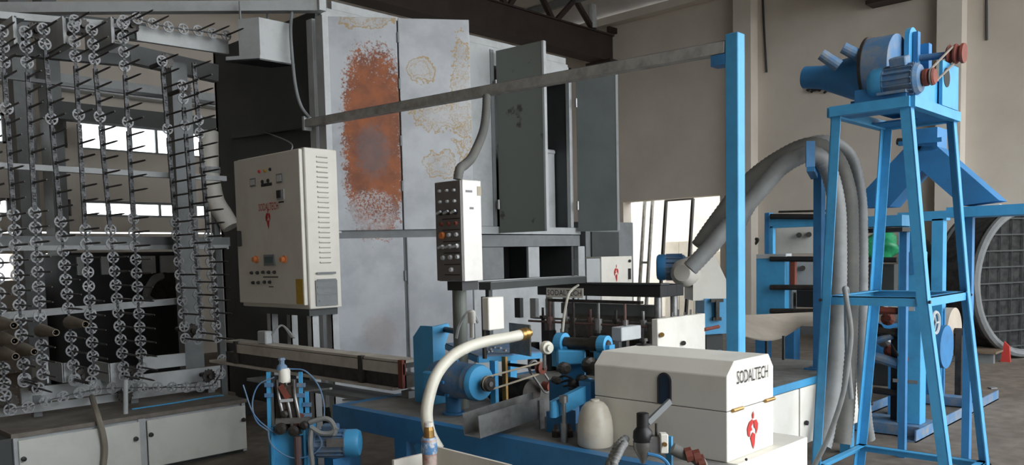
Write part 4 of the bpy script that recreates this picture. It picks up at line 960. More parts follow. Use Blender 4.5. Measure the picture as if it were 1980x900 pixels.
# arched slot with dark inside
ya, yb_ = W(1273, 770, 'x', GX0).y, W(1297, 770, 'x', GX0).y; zt_ = Z(723, GX0, (ya+yb_)/2); r = (ya-yb_)/2; ym = (ya+yb_)/2
pts = [(GX0-.001, yb_, zs_), (GX0-.001, ya, zs_)]+[(GX0-.001, ym+r*math.cos(a*math.pi/10), zt_-r+r*math.sin(a*math.pi/10)) for a in range(11)]
MB().prism(pts, (.004, 0, 0)).build('arched_slot', mat('slot_inside', (26, 52, 78), .6), lid, 'dark arched slot')
MB().tube(pts[1:]+[pts[0]], .005, 6).build('slot_edge', inkm, lid)
a, b = W(1424, 744, 'y', GY0), W(1484, 716, 'y', GY0)
text('SODALTECH', V((a.x, GY0-.002, a.z)), (b.x-a.x, 0, W(1484, 730, 'y', GY0).z-a.z), (0, 0, 1), .055, inkm, lid, width=b.x-a.x)
q = W(1455, 868, 'y', GY0); emblem(V((q.x, GY0-.001, q.z)), (1, 0, 0), (0, 0, 1), .1, W(1455, 795, 'y', GY0).z-q.z, gd)
for px, py in ((1424, 791), (1486, 773)):
    q = W(px, py, 'y', GY0); MB().cyl((q.x-.04, GY0-.006, zs_), (q.x+.04, GY0-.006, zs_), .008, n=8).build('hinge', brass, gd)
q = V((GX0+.14, GY1-.16, zr)); q = W(1245, 668, 'z', zr); MB().lathe(q, (0, 0, 1), [(0, .04), (.006, .036), (.008, .012), (.02, .012), (.02, .02), (.034, .018)], 14).build('lid_knob', dsteel, gd)
# white base cabinet below and cabinets to the right
bc = thing('guard_base', 'white base cabinet carrying the big cream guard', 'cabinet', (3.3, 1.62, 0))
B(2.95, W(1560, 847, 'z', BZ-.004).x, 1.6, 2.29, .05, BZ-.001).build('case', white, bc, bev=.004); B(3.0, 3.6, 1.66, 2.25, 0, .05).build('plinth', dgrey, bc)
knob(bc, W(1441, 889, 'y', 1.6), (0, -1, 0), .006, black)
rc = thing('side_cabinets', 'row of white cabinets with a blue rim behind the blue tower', 'cabinet', (5, 2.32, 0))
RY = 2.47; RX1 = 6.46; SCZ = .70
B(4.94, RX1, RY+.02, 4.2, .24, SCZ-.03).build('case', mgrey, rc); B(3.98, 4.93, RY+.02, 2.6, .1, SCZ-.03).build('case', mgrey, rc)
B(4.93, RX1, RY, 4.2, SCZ-.029, SCZ).build('top_plate', dustbed, rc); B(3.98, RX1+.01, RY-.01, RY-.001, SCZ-.045, SCZ+.006).build('rim', blue, rc)
B(3.98, 4.92, RY, 2.6, SCZ-.029, SCZ).build('top_plate', dustbed, rc)
ed = [3.98]+[W(p, 760, 'y', RY).x for p in (1543, 1640)]+[RX1]
for i in range(3):
    d = B(ed[i]+.01, ed[i+1]-.01, RY-.012, RY, .25, SCZ-.05).build('door', white, rc, bev=.003)
for q in ((1556, 818), (1682, 780)): knob(rc, W(*q, 'y', RY-.012), (0, -1, 0), .018, black)
for x in (4.0, 5.4, RX1-.09): B(x, x+.08, RY+.03, RY+.11, 0, .24 if x > 4.6 else .1).build('leg', blue, rc)
for x in (5.0, RX1-.09): B(x, x+.08, 4.05, 4.13, 0, .24).build('leg', blue, rc)

# ------------------------------------------------------------------ jug and air regulator before the guard
jg = thing('plastic_jug', 'milky plastic jug with a rounded shoulder leaning on the guard corner', 'jug', W(1190, 862, 'z', BZ))
q = W(1177, 848, 'z', BZ); q.y -= .06
R_ = .08
MB().lathe((GX0-.085, q.y+.02, BZ), (0, 0, 1), [(0, R_*.92), (.01, R_), (.08, R_), (.13, R_*.93), (.17, R_*.74), (.192, R_*.52), (.2, R_*.3)], 24).build('body', jugm, jg)
MB().lathe((GX0-.085, q.y+.02, BZ+.2), (0, 0, 1), [(0, R_*.26), (.006, R_*.26), (.008, R_*.2)], 16).build('cap', jugm, jg)
ar = thing('air_regulator', 'black-topped air filter regulator on a blue strip before the guard', 'regulator', W(1240, 880, 'x', BX+.02))
d_ = 2.98; c = D(1243, 850, d_)
MB().lathe(c+V((0, 0, -.055)), (0, 0, 1), [(0, .012), (.02, .018), (.04, .032), (.055, .034), (.06, .036), (.085, .034), (.1, .022), (.105, .022), (.105, .022), (.15, .022), (.152, .018)], 20).build('regulator_body', black, ar)
MB().lathe(c+V((0, 0, -.058)), (0, 0, 1), [(-.03, .008), (-.01, .016), (.02, .033), (.05, .036)], 20).build('bowl', steel, ar)
q = D(1268, 862, d_); MB().obox(q, _r*.03, V((_f.x, _f.y, 0))*.025, (0, 0, .035)).build('valve_block', steel, ar, bev=.005)
q = D(1283, 857, d_-.02); MB().obox(q, _r*.014, V((_f.x, _f.y, 0))*.02, (0, 0, .035)).build('end_plate', white, ar, bev=.003)
MB().cyl(q-V((_f.x, _f.y, 0))*.03, q, .008, n=10).build('port', brass, ar)
q = D(1269, 830, d_); MB().cyl(q-V((0, 0, .05)), q+V((0, 0, .02)), .005, n=8).build('stem', dsteel, ar)
a, b = D(1253, 818, d_), D(1296, 776, 3.02); b.x = min(b.x, GX0-.004)
MB().bar(a, b, .012, .022).build('lever', mgrey, ar)
q = D(1294, 870, d_+.03); MB().bar((q.x, q.y, .63), (q.x, q.y, q.z+.05), .025, .01).build('mounting_strip', blue, ar)
MB().bar((q.x, q.y, .66), (BX-.002 if q.x < BX else BX+.062, q.y, .66), .04, .03).build('bracket', dblue, ar)
for i, o in enumerate((0, 16)):
    tag(ribbed([D(a, b, dd-o*.0035) for a, b, dd in ((1212-o*.2, 848+o*.55, 3.0), (1202, 855+o*.7, 2.98), (1190+o*.3, 872+o*.6, 2.95), (1177+o*.6, 900, 2.93), (1168+o*.8, 940, 2.93))], .014, .014, .1, 12).build('steel_hose', hosegrey), ('outer ribbed steel hose curving down from the air regulator', 'inner ribbed steel hose curving down from the air regulator')[i], 'hose', 'regulator hoses')
tag(MB().tube(bez([D(a, b, 2.87) for a, b in ((1252, 878), (1275, 884), (1290, 896), (1298, 915))]), .006, 6).build('air_tube', dblue), 'thin dark-blue air tube under the regulator', 'hose')
m = thing('pipe_elbow', 'dusty pipe fitting and elbow at the foot of the guard', 'pipe', D(1340, 890, 2.95))
MB().tube(bez([D(a, b, 2.96) for a, b in ((1300, 868), (1320, 878), (1345, 886), (1358, 905), (1352, 930))]), .022, 10).build('pipe', hosedark, m)
for px, py in ((1348, 884), (1356, 894), (1332, 880)): MB().lathe(D(px, py, 2.95), (.5, -.6, .2), [(-.012, .02), (-.012, .027), (.012, .027), (.012, .02)], 8).build('coupling_nut', rust, m)

# ------------------------------------------------------------------ spray bottle on a white bin in front of the bed
c = D(820, 880, 3.55); zt_ = .70
bn = thing('white_bin', 'open white sheet bin on the floor in front of the bed', 'bin', (c.x, c.y, 0))
a, b = D(752, 893, 3.6), D(905, 905, 3.2); dd = V((b.x-a.x, b.y-a.y, 0)); L = dd.length; dd.normalize(); nn = V((-dd.y, dd.x, 0))
if nn.dot(_f) < 0: nn = -nn
o = V((a.x, a.y, 0)); zt_ = .74
for u0, u1, w0, w1, z0, z1 in ((0, L, 0, .015, .0, zt_-.05), (0, L, .22, .235, .0, zt_+.01), (0, .015, .016, .219, 0, zt_-.02), (L-.015, L, .016, .219, 0, zt_-.02), (.016, L-.016, .016, .219, .5, .52)):
    MB().obox(o+dd*((u0+u1)/2)+nn*((w0+w1)/2)+V((0, 0, (z0+z1)/2)), dd*((u1-u0)/2), nn*((w1-w0)/2), V((0, 0, (z1-z0)/2))).build('bin_wall', white, bn)
sy = thing('glue_bottle', 'small bottle with a blue label and brass-coloured cap in the white bin', 'bottle', (0, 0, 0))
c = o+dd*(L*.3)+nn*.1; sy.location = (c.x, c.y, .52)
MB().lathe((c.x, c.y, .521), (0, 0, 1), [(0, .03), (.25, .032), (.3, .034), (.31, .03)], 18).build('body', mat('pinkish_plastic', (196, 178, 170), .4, scale=14, c2=(150, 110, 100), thr=(.5, .65)), sy)
MB().lathe((c.x, c.y, .831-.07), (0, 0, 1), [(0, .0335), (.005, .0345), (.065, .0335), (.07, .03)], 18).build('label_band', mat('bottle_blue', (90, 140, 190), .4, scale=30, c2=(200, 200, 200), thr=(.5, .6)), sy)
MB().lathe((c.x, c.y, .832), (0, 0, 1), [(0, .024), (.03, .022), (.045, .018)], 14).build('neck', brass, sy)
MB().lathe((c.x, c.y, .877), (0, 0, 1), [(0, .02), (.018, .019), (.02, .012)], 14).build('cap', white, sy)

# ================================================================== PEDESTAL DRILL-LIKE UNIT IN FRONT
d_ = 4.25
R2 = V((_r.x, _r.y, 0)).normalized(); F2 = V((_f.x, _f.y, 0)).normalized(); U2 = V((0, 0, 1))
def Q(px, py, o=0): return D(px, py, d_+o)
pd = thing('cutter_pedestal', 'small blue pedestal unit with steel levers and thin air tubes before the trough', 'machine', (D(555, 880, d_).x, D(555, 880, d_).y, 0))
c = Q(556, 850); w = .105; zt_ = Q(556, 831).z
MB().obox(V((c.x, c.y, zt_/2))+F2*.1, R2*w, F2*.09, U2*(zt_/2)).build('base_box', blue, pd, bev=.005)
for px in (527, 590):
    a = Q(px, 885); b = Q(px, 826); MB().bar(V((a.x, a.y, .1)), b, .03, .012, R2).build('cover_strip', blue, pd)
for px, t, bt in ((519, 720, 842), (581, 720, 842), (593, 758, 842)):
    MB().bar(Q(px, t), Q(px+3, bt), .018, .018, R2).build('upright', blue, pd)
    for py in (t+25, t+45): MB().bar(Q(px-7, py, -.01), Q(px+9, py, -.01), .015, .02).build('cross_pin', dustblue, pd)
for px in (541, 556, 572):
    P = bez([Q(px-4, 735, -.01*(px-540)/10), Q(px-2, 765, -.02), Q(px+4, 795, -.03), Q(px+9, 825, -.02)]); MB().tube(P, .008, 6).build('finger_bar', steel, pd)
for a, b, w_, m_ in (((548, 738), (570, 800), .05, dsteel), ((545, 745), (560, 770), .06, rust), ((565, 790), (580, 840), .035, dsteel), ((540, 800), (552, 830), .04, dsteel), ((585, 800), (575, 825), .04, rust)):
    MB().bar(Q(*a), Q(*b), w_, .03, R2).build('lever', m_, pd)
MB().bar(Q(534, 815, -.02), Q(600, 812, -.02), .025, .03).build('cross_head', steel, pd)
for px, py, r in ((545, 828, .03), (570, 832, .028), (590, 822, .022), (552, 800, .02)): MB().lathe(Q(px, py, -.02), -F2, [(0, r), (.03, r), (.035, r*.5)], 12).build('roller', dsteel, pd)
c = Q(550, 726); MB().lathe(c-U2*.04, (0, 0, 1), [(0, .026), (.005, .03), (.065, .03), (.075, .024)], 16).build('white_cap', white, pd)
c = Q(545, 708); MB().lathe(c-U2*.02, (0, 0, 1), [(0, .03), (.02, .026), (.03, .014), (.05, .014), (.05, .02), (.062, .016)], 8).build('adjusting_knob', dustblue, pd)
a = Q(575, 900); MB().cyl(V((a.x, a.y, .02)), Q(575, 845, -.03), .02, n=10).build('drain_pipe', mat('brownish', (92, 74, 72), .6, scale=9), pd)
MB().bar(Q(556, 838, .04), Q(553, 735, .04), .06, .1, R2).build('column', dsteel, pd); MB().bar(Q(560, 806, .0), Q(562, 745, .0), .03, .09, R2).build('slide', mat('worn_brown_steel', (104, 94, 86), .5, metal=.3, scale=14, c2=(70, 62, 56)), pd); MB().bar(Q(542, 776, -.03), Q(566, 774, -.03), .012, .014).build('clip_band', lens, pd)
c = Q(650, 858, .05); motor(pd, c, R2, .26, .075, dustblue, terminal=U2, fancap=blue)
MB().bar(c-U2*.07, V((c.x, c.y, 0)), .08, .1).build('motor_stand', dblue, pd)
B_ = Q(648, 857, -.026); MB().obox(B_, R2*.045, F2*.004, U2*.022).build('rating_plate', steel, pd)
for pts, r in ((((598, 818), (625, 810), (640, 815), (648, 832), (645, 842)), .013), (((600, 826), (620, 838), (640, 838), (652, 828)), .013), (((602, 832), (600, 860), (604, 900), (604, 940)), .013)):
    MB().tube(bez([Q(a, b, -.03) for a, b in pts]), r, 8).build('conduit', hosegrey, pd)
for pts in (((560, 714), (590, 718), (615, 745), (626, 780), (627, 808)), ((530, 730), (500, 745), (488, 780), (496, 815), (520, 835)), ((518, 830), (525, 860), (560, 885), (600, 882), (622, 860), (612, 835)), ((470, 745), (490, 800), (520, 830), (540, 842))):
    MB().tube(bez([Q(a, b, -.03) for a, b in pts]), .0038, 6).build('air_tube', dustblue, pd)

# pendant conduit from the rail to the panel
q = [D(a, b, d) for a, b, d in ((941, 186, 5.15), (940, 215, 5.1), (934, 255, 5.0), (915, 300, 4.75), (900, 318, 4.6))]+[V(((PX0+PX1)/2+.02, (PY0+PY1)/2, PZ1+.07)), V(((PX0+PX1)/2, (PY0+PY1)/2, PZ1+.004))]
tag(ribbed(q, .026, .02, .05).build('conduit_hose', hosedark), 'grey ribbed conduit hanging from the rail to the push-button panel', 'hose')

# ================================================================== BLUE TOWER WITH BLOWER
tw = thing('blower_tower', 'tall tapering blue angle-iron tower carrying the blower', 'tower', (5.54, 1.88, 0))
LV = {2.413: (5.54, 1.90, .44, .233), 1.305: (5.54, 1.88, .43, .313), .2: (5.54, 1.85, .395, .42), 0: (5.54, 1.847, .39, .44)}
def cor(z, sx, sy): c = LV[z]; return V((c[0]+sx*c[2], c[1]+sy*c[3], z))
for sx in (-1, 1):
    for sy in (-1, 1):
        m = MB()
        for za, zb in ((0, .2), (.2, 1.305), (1.305, 2.413)): m.lbar(cor(za, sx, sy), cor(zb, sx, sy), .06, .007, (-sx, 0, 0), (0, -sy, 0))
        m.build('leg', blue, tw)
        c = cor(0, sx, sy); B(c.x-.05-.03*sx, c.x+.05-.03*sx, c.y-.05-.03*sy, c.y+.05-.03*sy, 0, .01).build('foot_plate', blue, tw)
for z, h in ((.2, .05), (1.305, .055)):
    for a, b in (((-1, 1), (-1, -1)), ((-1, -1), (1, -1)), ((1, -1), (1, 1)), ((1, 1), (-1, 1))):
        p, q = cor(z, *a), cor(z, *b); inw = V((LV[z][0], LV[z][1], z))-(p+q)/2; inw.z = 0
        MB().lbar(p+inw*.03, q+inw*.03, h, .006, (0, 0, -1), inw).build('cross_bar', blue, tw)
        MB().lathe(p+V((0, 0, -.025))-inw.normalized()*.012, -inw, [(-.004, .01), (.008, .01)], 6).build('bolt', dsteel, tw)
z = 2.413; c = LV[z]
for a, b in (((-1, 1), (-1, -1)), ((-1, -1), (1, -1)), ((1, -1), (1, 1)), ((1, 1), (-1, 1))):
    p, q = cor(z, *a), cor(z, *b); MB().bar(p+V((0, 0, .03)), q+V((0, 0, .03)), .05, .06).build('top_rail', blue, tw)
m = MB(); x0, x1, y0, y1 = c[0]-c[2]+.03, c[0]+c[2]-.03, c[1]-c[3]+.03, c[1]+c[3]-.03
m.box(x0, x1, y0, y0+.12, z+.01, z+.02); m.box(x0, x0+.2, y0+.12, y1, z+.01, z+.02); m.box(x1-.25, x1, y0+.12, y1, z+.01, z+.02); m.build('top_plate', dblue, tw)
TZ = z+.06
# blower
bw = thing('blower', 'blue centrifugal blower with cone inlet, motor and red belt pulleys', 'blower', (5.5, 1.9, TZ))
fx = W(1758, 120, 'y', 1.72)            # drum centre line
dc = D(1718, 135, 5.33); 
R_ = .215; y0, y1 = W(1738, 130, 'x', dc.x).y, W(1688, 130, 'x', dc.x).y
# sub-base box
B(x0+.05, x1-.02, c[1]-c[3]+.0, c[1]-c[3]+.035, TZ, TZ+.15).build('base_plate', blue, bw)
B(x0+.0, x0+.035, c[1]-c[3]+.036, c[1]+.1, TZ, TZ+.085).build('base_plate', dblue, bw)
B(x0+.04, x1-.05, c[1]-c[3]+.04, c[1]+.14, TZ, TZ+.03).build('base_plate', dblue, bw)
MB().lathe((dc.x, y0, dc.z), (0, 1, 0), [(0, R_), (y1-y0, R_), (y1-y0+.015, R_*.9)], 36).build('fan_drum', dustblue, bw)
MB().lathe((dc.x, y1+.0, dc.z), (0, 1, 0), [(0, R_+.012), (.018, R_+.012), (.02, R_*.8)], 36).build('drum_flange', dsteel, bw)
e = D(1563, 150, 5.6); e.x = dc.x-.02
iz = dc.z-.03
ye = W(1556, 150, 'x', dc.x).y; yk = W(1595, 145, 'x', dc.x).y; ze = Z(150, dc.x, ye)
a = V((dc.x, y1+.02, iz)); b = V((dc.x, ye, ze)); d = b-a; L = d.length
MB().lathe(a, d, [(0, .165), (L*.2, .145), (L*.72, .078), (L, .074), (L, .066), (L*.7, .066)], 24).build('inlet_cone', dblue, bw)
for px0, py0, px1, py1 in ((1588, 105, 1622, 128), (1630, 92, 1668, 112)):
    MB().cyl(D(px1, py1, 5.3), D(px0, py0, 5.32), .04, .036, n=14).build('inlet_branch', dustblue, bw)
# arched back plate and bearing pedestal
xb_ = W(1757, 90, 'y', y0-.02).x
pts = []
pr = .085; pc = V((xb_, y0-.02, Z(56, xb_, y0)-pr)); zb_ = TZ+.1
pts = [V((xb_-pr, y0-.02, zb_)), V((xb_+pr, y0-.02, zb_))]+[pc+V((pr*math.cos(math.pi*i/10), 0, pr*math.sin(math.pi*i/10))) for i in range(11)]
MB().prism(pts, (0, -.03, 0)).build('back_plate', blue, bw)
q = pc+V((0, -.035, -.03)); B(q.x-.028, q.x+.02, q.y-.03, q.y, q.z-.13, q.z+.08).build('stiffener', dblue, bw)
B(q.x+.09, q.x+.15, q.y-.06, q.y, zb_, q.z+.02).build('outlet_cheek', dblue, bw)
# fan shaft with pulley
sh0 = D(1762, 112, 5.1); sh1 = D(1856, 102, 4.93); sx_ = dc.x+.02
s0 = V((xb_+.02, y0-.02, Z(115, xb_, y0))); s1 = W(1852, 104, 'x', xb_+.02); ax = (s1-s0).normalized()
MB().cyl(s0, s1, .022, n=12).build('fan_shaft', dustblue, bw)
MB().lathe(s1-ax*.06, ax, [(0, .05), (.012, .062), (.03, .045), (.045, .062), (.055, .062), (.07, .045), (.085, .062), (.1, .06)], 24).build('fan_pulley', rust, bw)
# motor
mc_ = W(1738, 158, 'x', x0+.06); m0, m1 = W(1784, 150, 'x', x0+.06), W(1684, 165, 'x', x0+.06)
motor(bw, (mc_.x, (m0.y+m1.y)/2, mc_.z), (0, 1, 0), m1.y-m0.y, .1, dustblue, foot=TZ+.03, terminal=V((-.3, 0, 1)), fancap=blue)
mp = V((mc_.x, m0.y-.05, mc_.z)); MB().cyl(mp, V((mc_.x, m0.y+.02, mc_.z)), .016, n=10).build('motor_shaft', dsteel, bw)
MB().lathe(mp+V((0, -.02, 0)), (0, 1, 0), [(0, .04), (.01, .05), (.03, .036), (.04, .05), (.06, .05), (.075, .036), (.09, .048)], 24).build('motor_pulley', rust, bw)
# outlet side plate with hole
a = W(1816, 130, 'y', c[1]-c[3]-.01); b = W(1846, 215, 'y', c[1]-c[3]-.01)
B(a.x, b.x, c[1]-c[3]-.03, c[1]-c[3]-.01, b.z, a.z+.04).build('end_plate', blue, bw)
q = W(1831, 150, 'y', c[1]-c[3]-.032); MB().lathe((q.x, q.y, q.z), (0, 1, 0), [(-.001, .06), (.004, .06)], 18).build('shaft_hole', rubber, bw)
B(a.x-.2, a.x-.004, c[1]-c[3]+.05, c[1]-c[3]+.3, TZ+.03, a.z-.1).build('outlet_box', dblue, bw)
P = []
c1_, c2_ = mp, V((s1.x, mp.y, s1.z)); d = c2_-c1_; an = math.atan2(d.z, d.x)
for i in range(9): t = an+math.pi/2+math.pi*i/8; P.append(c1_+V((math.cos(t), 0, math.sin(t)))*.045)
for i in range(9): t = an-math.pi/2+math.pi*i/8; P.append(s1-ax*.02+V((math.cos(t), 0, math.sin(t)))*.052)
MB().tube(P, .007, 6, close=True).build('belt', mat('grey_belt', (140, 130, 120), .7), bw)

# ================================================================== INVERTED-Y DUCT ON BLUE BEAM
yx = 6.3
yd = thing('split_duct', 'blue duct splitting into an inverted Y on a beam behind the tower', 'duct', (yx, 2.2, 1.9))
def YP(px, py): return W(px, py, 'x', yx)
na, nb = YP(1752, 240), YP(1812, 290)
B(yx, yx+.22, nb.y, na.y, nb.z, 2.44).build('neck', dblue, yd)
MB().bar(V((yx-.03, na.y+.04, YP(1780, 275).z)), V((yx-.03, nb.y-.04, YP(1780, 275).z)), .02, .03).build('flange', dblue, yd)
MB().cyl(YP(1735, 274), YP(1752, 274), .025, n=10).build('damper_knob', dsteel, yd)
def leg(pts): MB().prism([YP(*q) for q in pts], (.22, 0, 0)).build('duct_leg', dblue, yd)
leg(((1752, 283), (1782, 330), (1720, 400), (1663, 402), (1663, 378)))
leg(((1812, 283), (1932, 388), (1860, 398), (1782, 330), (1752, 283)))
bx = thing('duct_beam', 'horizontal blue beam under the right arm of the split duct', 'beam', (yx, 1.9, 1.95))
a, b = YP(1832, 399), YP(2010, 398); zb_ = YP(1860, 399).z
B(yx-.03, yx+.33, b.y, a.y, zb_-.075, zb_-.005).build('beam', blue, bx)
yy = YP(1872, 450).y; B(yx+.1, yx+.16, yy, yy+.05, 0, zb_-.076).build('leg', dblue, bx)
bx2 = thing('duct_beam', 'short blue beam under the left arm of the split duct', 'beam', (yx, 2.7, 1.95))
a, b = YP(1660, 402), YP(1747, 402); B(yx-.03, yx+.33, b.y, a.y, zb_-.12, zb_-.04).build('beam', blue, bx2); B(yx-.02, yx+.3, b.y, a.y, zb_-.16, zb_-.13).build('lower_strip', black, bx2)
yy = YP(1735, 450).y; B(yx+.2, yx+.25, yy, yy+.05, 0, zb_-.161).build('leg', dblue, bx2)

# ================================================================== HOSES OVER THE T-POST
tp = W(1583, 715, 'z', SCZ); tz_ = Z(300, tp.x, tp.y)
t = thing('hose_post', 'thin blue post with a saddle holding up the grey suction hoses', 'post', (tp.x, tp.y, SCZ))
B(tp.x-.035, tp.x+.035, tp.y-.03, tp.y+.03, SCZ+.013, tz_).build('post', dblue, t)
dp_ = V((tp.x, tp.y, 0)).dot(F2)
q = D(1567, 298, 5.5); MB().obox(q, R2*.03, F2*.006, (0, 0, .085)).build('saddle_plate', dblue, t)
q0, q1 = D(1567, 327, 5.5), D(1575, 327, dp_); q1.z = q0.z; MB().bar(q0, q1, .05, .03).build('saddle', dblue, t)
B(tp.x-.08, tp.x+.08, tp.y-.08, tp.y+.08, SCZ+.001, SCZ+.013).build('foot_plate', dblue, t)
dz_ = 5.7
HY_ = 2.345          # the hoses drop between the tower and the cabinets
def drop(L): return [W(a, b, 'y', HY_) for a, b in L]
H1 = [D(*q) for q in ((1352, 478, 5.93), (1385, 430, 5.93), (1440, 360, 5.9), (1500, 312, 5.85), (1565, 283, 5.8), (1612, 303, 5.82))]+drop(((1638, 370), (1643, 450), (1643, 560), (1640, 680), (1636, 780), (1628, 862)))
H2 = [D(*q) for q in ((1334, 520, 5.8), (1368, 484, 5.78), (1415, 430, 5.75), (1460, 380, 5.71), (1510, 324, 5.66), (1565, 298, 5.62), (1598, 322, 5.66))]+drop(((1617, 390), (1621, 470), (1620, 600), (1613, 720), (1600, 820), (1590, 866)))
H3 = [D(*q) for q in ((1420, 455, 6.08), (1450, 398, 6.05), (1490, 338, 6.0), (1545, 288, 5.96), (1600, 274, 5.95), (1644, 304, 5.98))]+drop(((1662, 375), (1666, 470), (1666, 600), (1668, 720), (1674, 810), (1680, 850)))
for H_, r, m_, lab in ((H1, .062, hosedark, 'fat dusty dark suction hose, uppermost of those arching over the saddle'), (H2, .058, hosegrey, 'pale ribbed suction hose running down to the white fan hopper'), (H3, .046, hosegrey, 'rear pale ribbed suction hose ending on the floor behind the tower')):
    tag(ribbed(H_, r, .03, .035, 16).build('suction_hose', m_), lab, 'hose', 'suction hoses')
bx_ = LV[1.305][0]-LV[1.305][2]
P = [W(a, b, 'x', bx_+.13) for a, b in ((1646, 772), (1643, 740), (1639, 680), (1637, 620))]+[V((bx_+.13, W(1637, 580, 'x', bx_+.13).y, 1.3)), V((bx_+.09, W(1637, 566, 'x', bx_+.09).y, 1.345)), V((bx_+.01, W(1632, 562, 'x', bx_).y, 1.35)), V((bx_-.04, W(1641, 578, 'x', bx_).y, 1.3))]+[W(a, b, 'x', bx_-.045) for a, b in ((1645, 640), (1640, 700), (1628, 770), (1600, 850), (1572, 905))]
tag(MB().tube(bez(P, 6), .016, 10).build('thin_hose', hosegrey), 'thin pale hose looped over the middle bar of the tower', 'hose')

# ================================================================== WHITE FAN HOPPER
fd = 6.05
fh = thing('fan_hopper', 'white scroll fan with pointed hopper and dark blue motor behind the press frame', 'fan', (D(1370, 640, fd).x, D(1370, 640, fd).y, SCZ))
pts = [D(a, b, fd) for a, b in ((1340, 515), (1356, 500), (1374, 478), (1406, 545), (1406, 580), (1340, 582))]
MB().prism(pts, F2*.3).build('hopper', cream, fh)
MB().lathe(D(1322, 528, fd-.02), F2+R2*.5, [(-.05, .06), (0, .1), (.2, .12), (.22, .1)], 24).build('fan_scroll', cream, fh)
c = D(1298, 517, fd+.1); motor(fh, c, -R2+F2*.2, .22, .1, dustblue, fancap=dblue)
pts = [D(a, b, fd-.01) for a, b in ((1362, 578), (1408, 578), (1408, 645), (1362, 648))]; MB().prism(pts, F2*.3).build('blue_box', blue, fh)
q = D(1386, 600, fd-.04); MB().obox(q, R2*.012, F2*.03, (0, 0, .07)).build('tee_handle', dsteel, fh); MB().obox(q+V((0, 0, .07)), R2*.045, F2*.02, (0, 0, .012)).build('tee_handle', dsteel, fh); MB().obox(q-V((0, 0, .065)), R2*.03, F2*.02, (0, 0, .012)).build('tee_handle', dsteel, fh)
q = D(1383, 648, fd); MB().obox(V((q.x, q.y, (q.z+SCZ)/2))+F2*.12, R2*.06, F2*.1, (0, 0, (q.z-SCZ)/2-.001)).build('stand', dgrey, fh)
for i in range(4):
    q = D(1384+8*i, 662, 5.6); MB().lathe((q.x, q.y, (SCZ if q.x > 4.9 else BZ)+.001), (0, 0, 1), [(0, .03), (.12, .03), (.14, .02), (.2+.03*(i % 2), .014)], 10).build('valve', dustblue, fh)
# white control box with red mark by the flue
wbx = thing('white_switch_box', 'white switch box with red marks beyond the press frame', 'cabinet', (8.2, 6.3, 0))
a, b = W(1163, 500, 'y', 6.3), W(1222, 500, 'y', 6.3); zt_ = Z(497, a.x, 6.3)
B(a.x, b.x, 6.3, 6.56, .4, zt_).build('case', white, wbx, bev=.006)
B(W(1134, 500, 'y', 6.32).x, a.x-.005, 6.32, 6.56, .4, zt_-.02).build('side_case', lgrey, wbx)
for x in (a.x+.05, b.x-.1): B(x, x+.05, 6.4, 6.45, 0, .4).build('leg', mgrey, wbx)
q = W(1192, 545, 'y', 6.298); emblem(V((q.x, 6.299, q.z)), (1, 0, 0), (0, 0, 1), .1, .22, wbx)
MB().obox(W(1217, 530, 'y', 6.29), (.015, 0, 0), (0, .015, 0), (0, 0, .07)).build('handle', black, wbx); knob(wbx, W(1216, 505, 'y', 6.3), (0, -1, 0), .02, black)

# ================================================================== PAPER WEB AND REAR UNWINDER
wp = thing('paper_web', 'sagging pale paper sheet running between the machine and the unwinder', 'paper', D(1510, 660, 6.8))
n = 14; G = []
for j in range(5):
    for i in range(n+1):
        u = i/n; w = j/4
        a = D(1432+ (1572-1432)*u, 648-14*u+16*math.sin(math.pi*min(1, u*1.15))-28*max(0, u-.55), 6.3+.9*u); b = D(1432+(1572-1432)*u, 610-6*u, 7.2+.9*u)
        G.append(a.lerp(b, w))
F_ = [(j*(n+1)+i, j*(n+1)+i+1, (j+1)*(n+1)+i+1, (j+1)*(n+1)+i) for j in range(4) for i in range(n)]
m = MB(); m.add(G, F_); m.add([p+V((0, 0, -.006)) for p in G], [f[::-1] for f in F_]); m.build('sheet', webpap, wp, smooth=True)
for px, py in ((1482, 655), (1515, 650)):
    q = D(px, py, 6.75); MB().cyl((q.x, q.y, SCZ+.001 if q.x < RX1+.03 else 0), (q.x, q.y, q.z), .012, n=8).build('support_leg', black, wp)
un = thing('unwinder', 'rear blue unwinding machine with pale side plates and cross rods', 'machine', (8.6, 3.9, 0))
ux0 = 8.6
def U_(px, py, o=0): return W(px, py, 'x', ux0+o)
def ubox(px0, py0, px1, py1, o, t, m_, name): 
    a, b = U_(px0, py0, o), U_(px1, py1, o); return B(ux0+o, ux0+o+t, b.y, a.y, min(a.z, b.z), max(a.z, b.z)).build(name, m_, un, bev=.004)
ubox(1462, 498, 1518, 612, 0, .12, blue, 'side_plate'); ubox(1462, 492, 1520, 500, -.01, .14, lgrey, 'plate_cap')
ubox(1478, 412, 1488, 492, .05, .1, dblue, 'post'); ubox(1488, 425, 1580, 438, .05, .06, blue, 'top_beam')
ubox(1488, 438, 1495, 492, .05, .06, blue, 'post')
ubox(1500, 440, 1600, 490, .5, .05, cream, 'pale_panel'); ubox(1530, 505, 1600, 555, .45, .05, lgrey, 'pale_panel')
ubox(1516, 500, 1532, 612, .1, .1, mgrey, 'column')
for py, m_, o in ((419, black, 0), (424, dgrey, .1), (501, black, .0), (556, dsteel, -.05), (602, dsteel, -.1)):
    a, b = U_(1490, py, o), U_(1620, py+1, o); MB().cyl(a, b, .03, n=10).build('cross_rod', m_, un)
a, b = U_(1506, 410, .1), U_(1600, 408, .1); MB().cyl(a, b, .012, n=8).build('thin_rod', dsteel, un)
ubox(1527, 505, 1537, 555, .0, .05, rust, 'red_bracket')
for px, py in ((1545, 455), (1564, 454), (1552, 519)): MB().cyl(U_(px, py, .4), U_(px, py, .5), .03, n=10).build('bolt', dsteel, un)
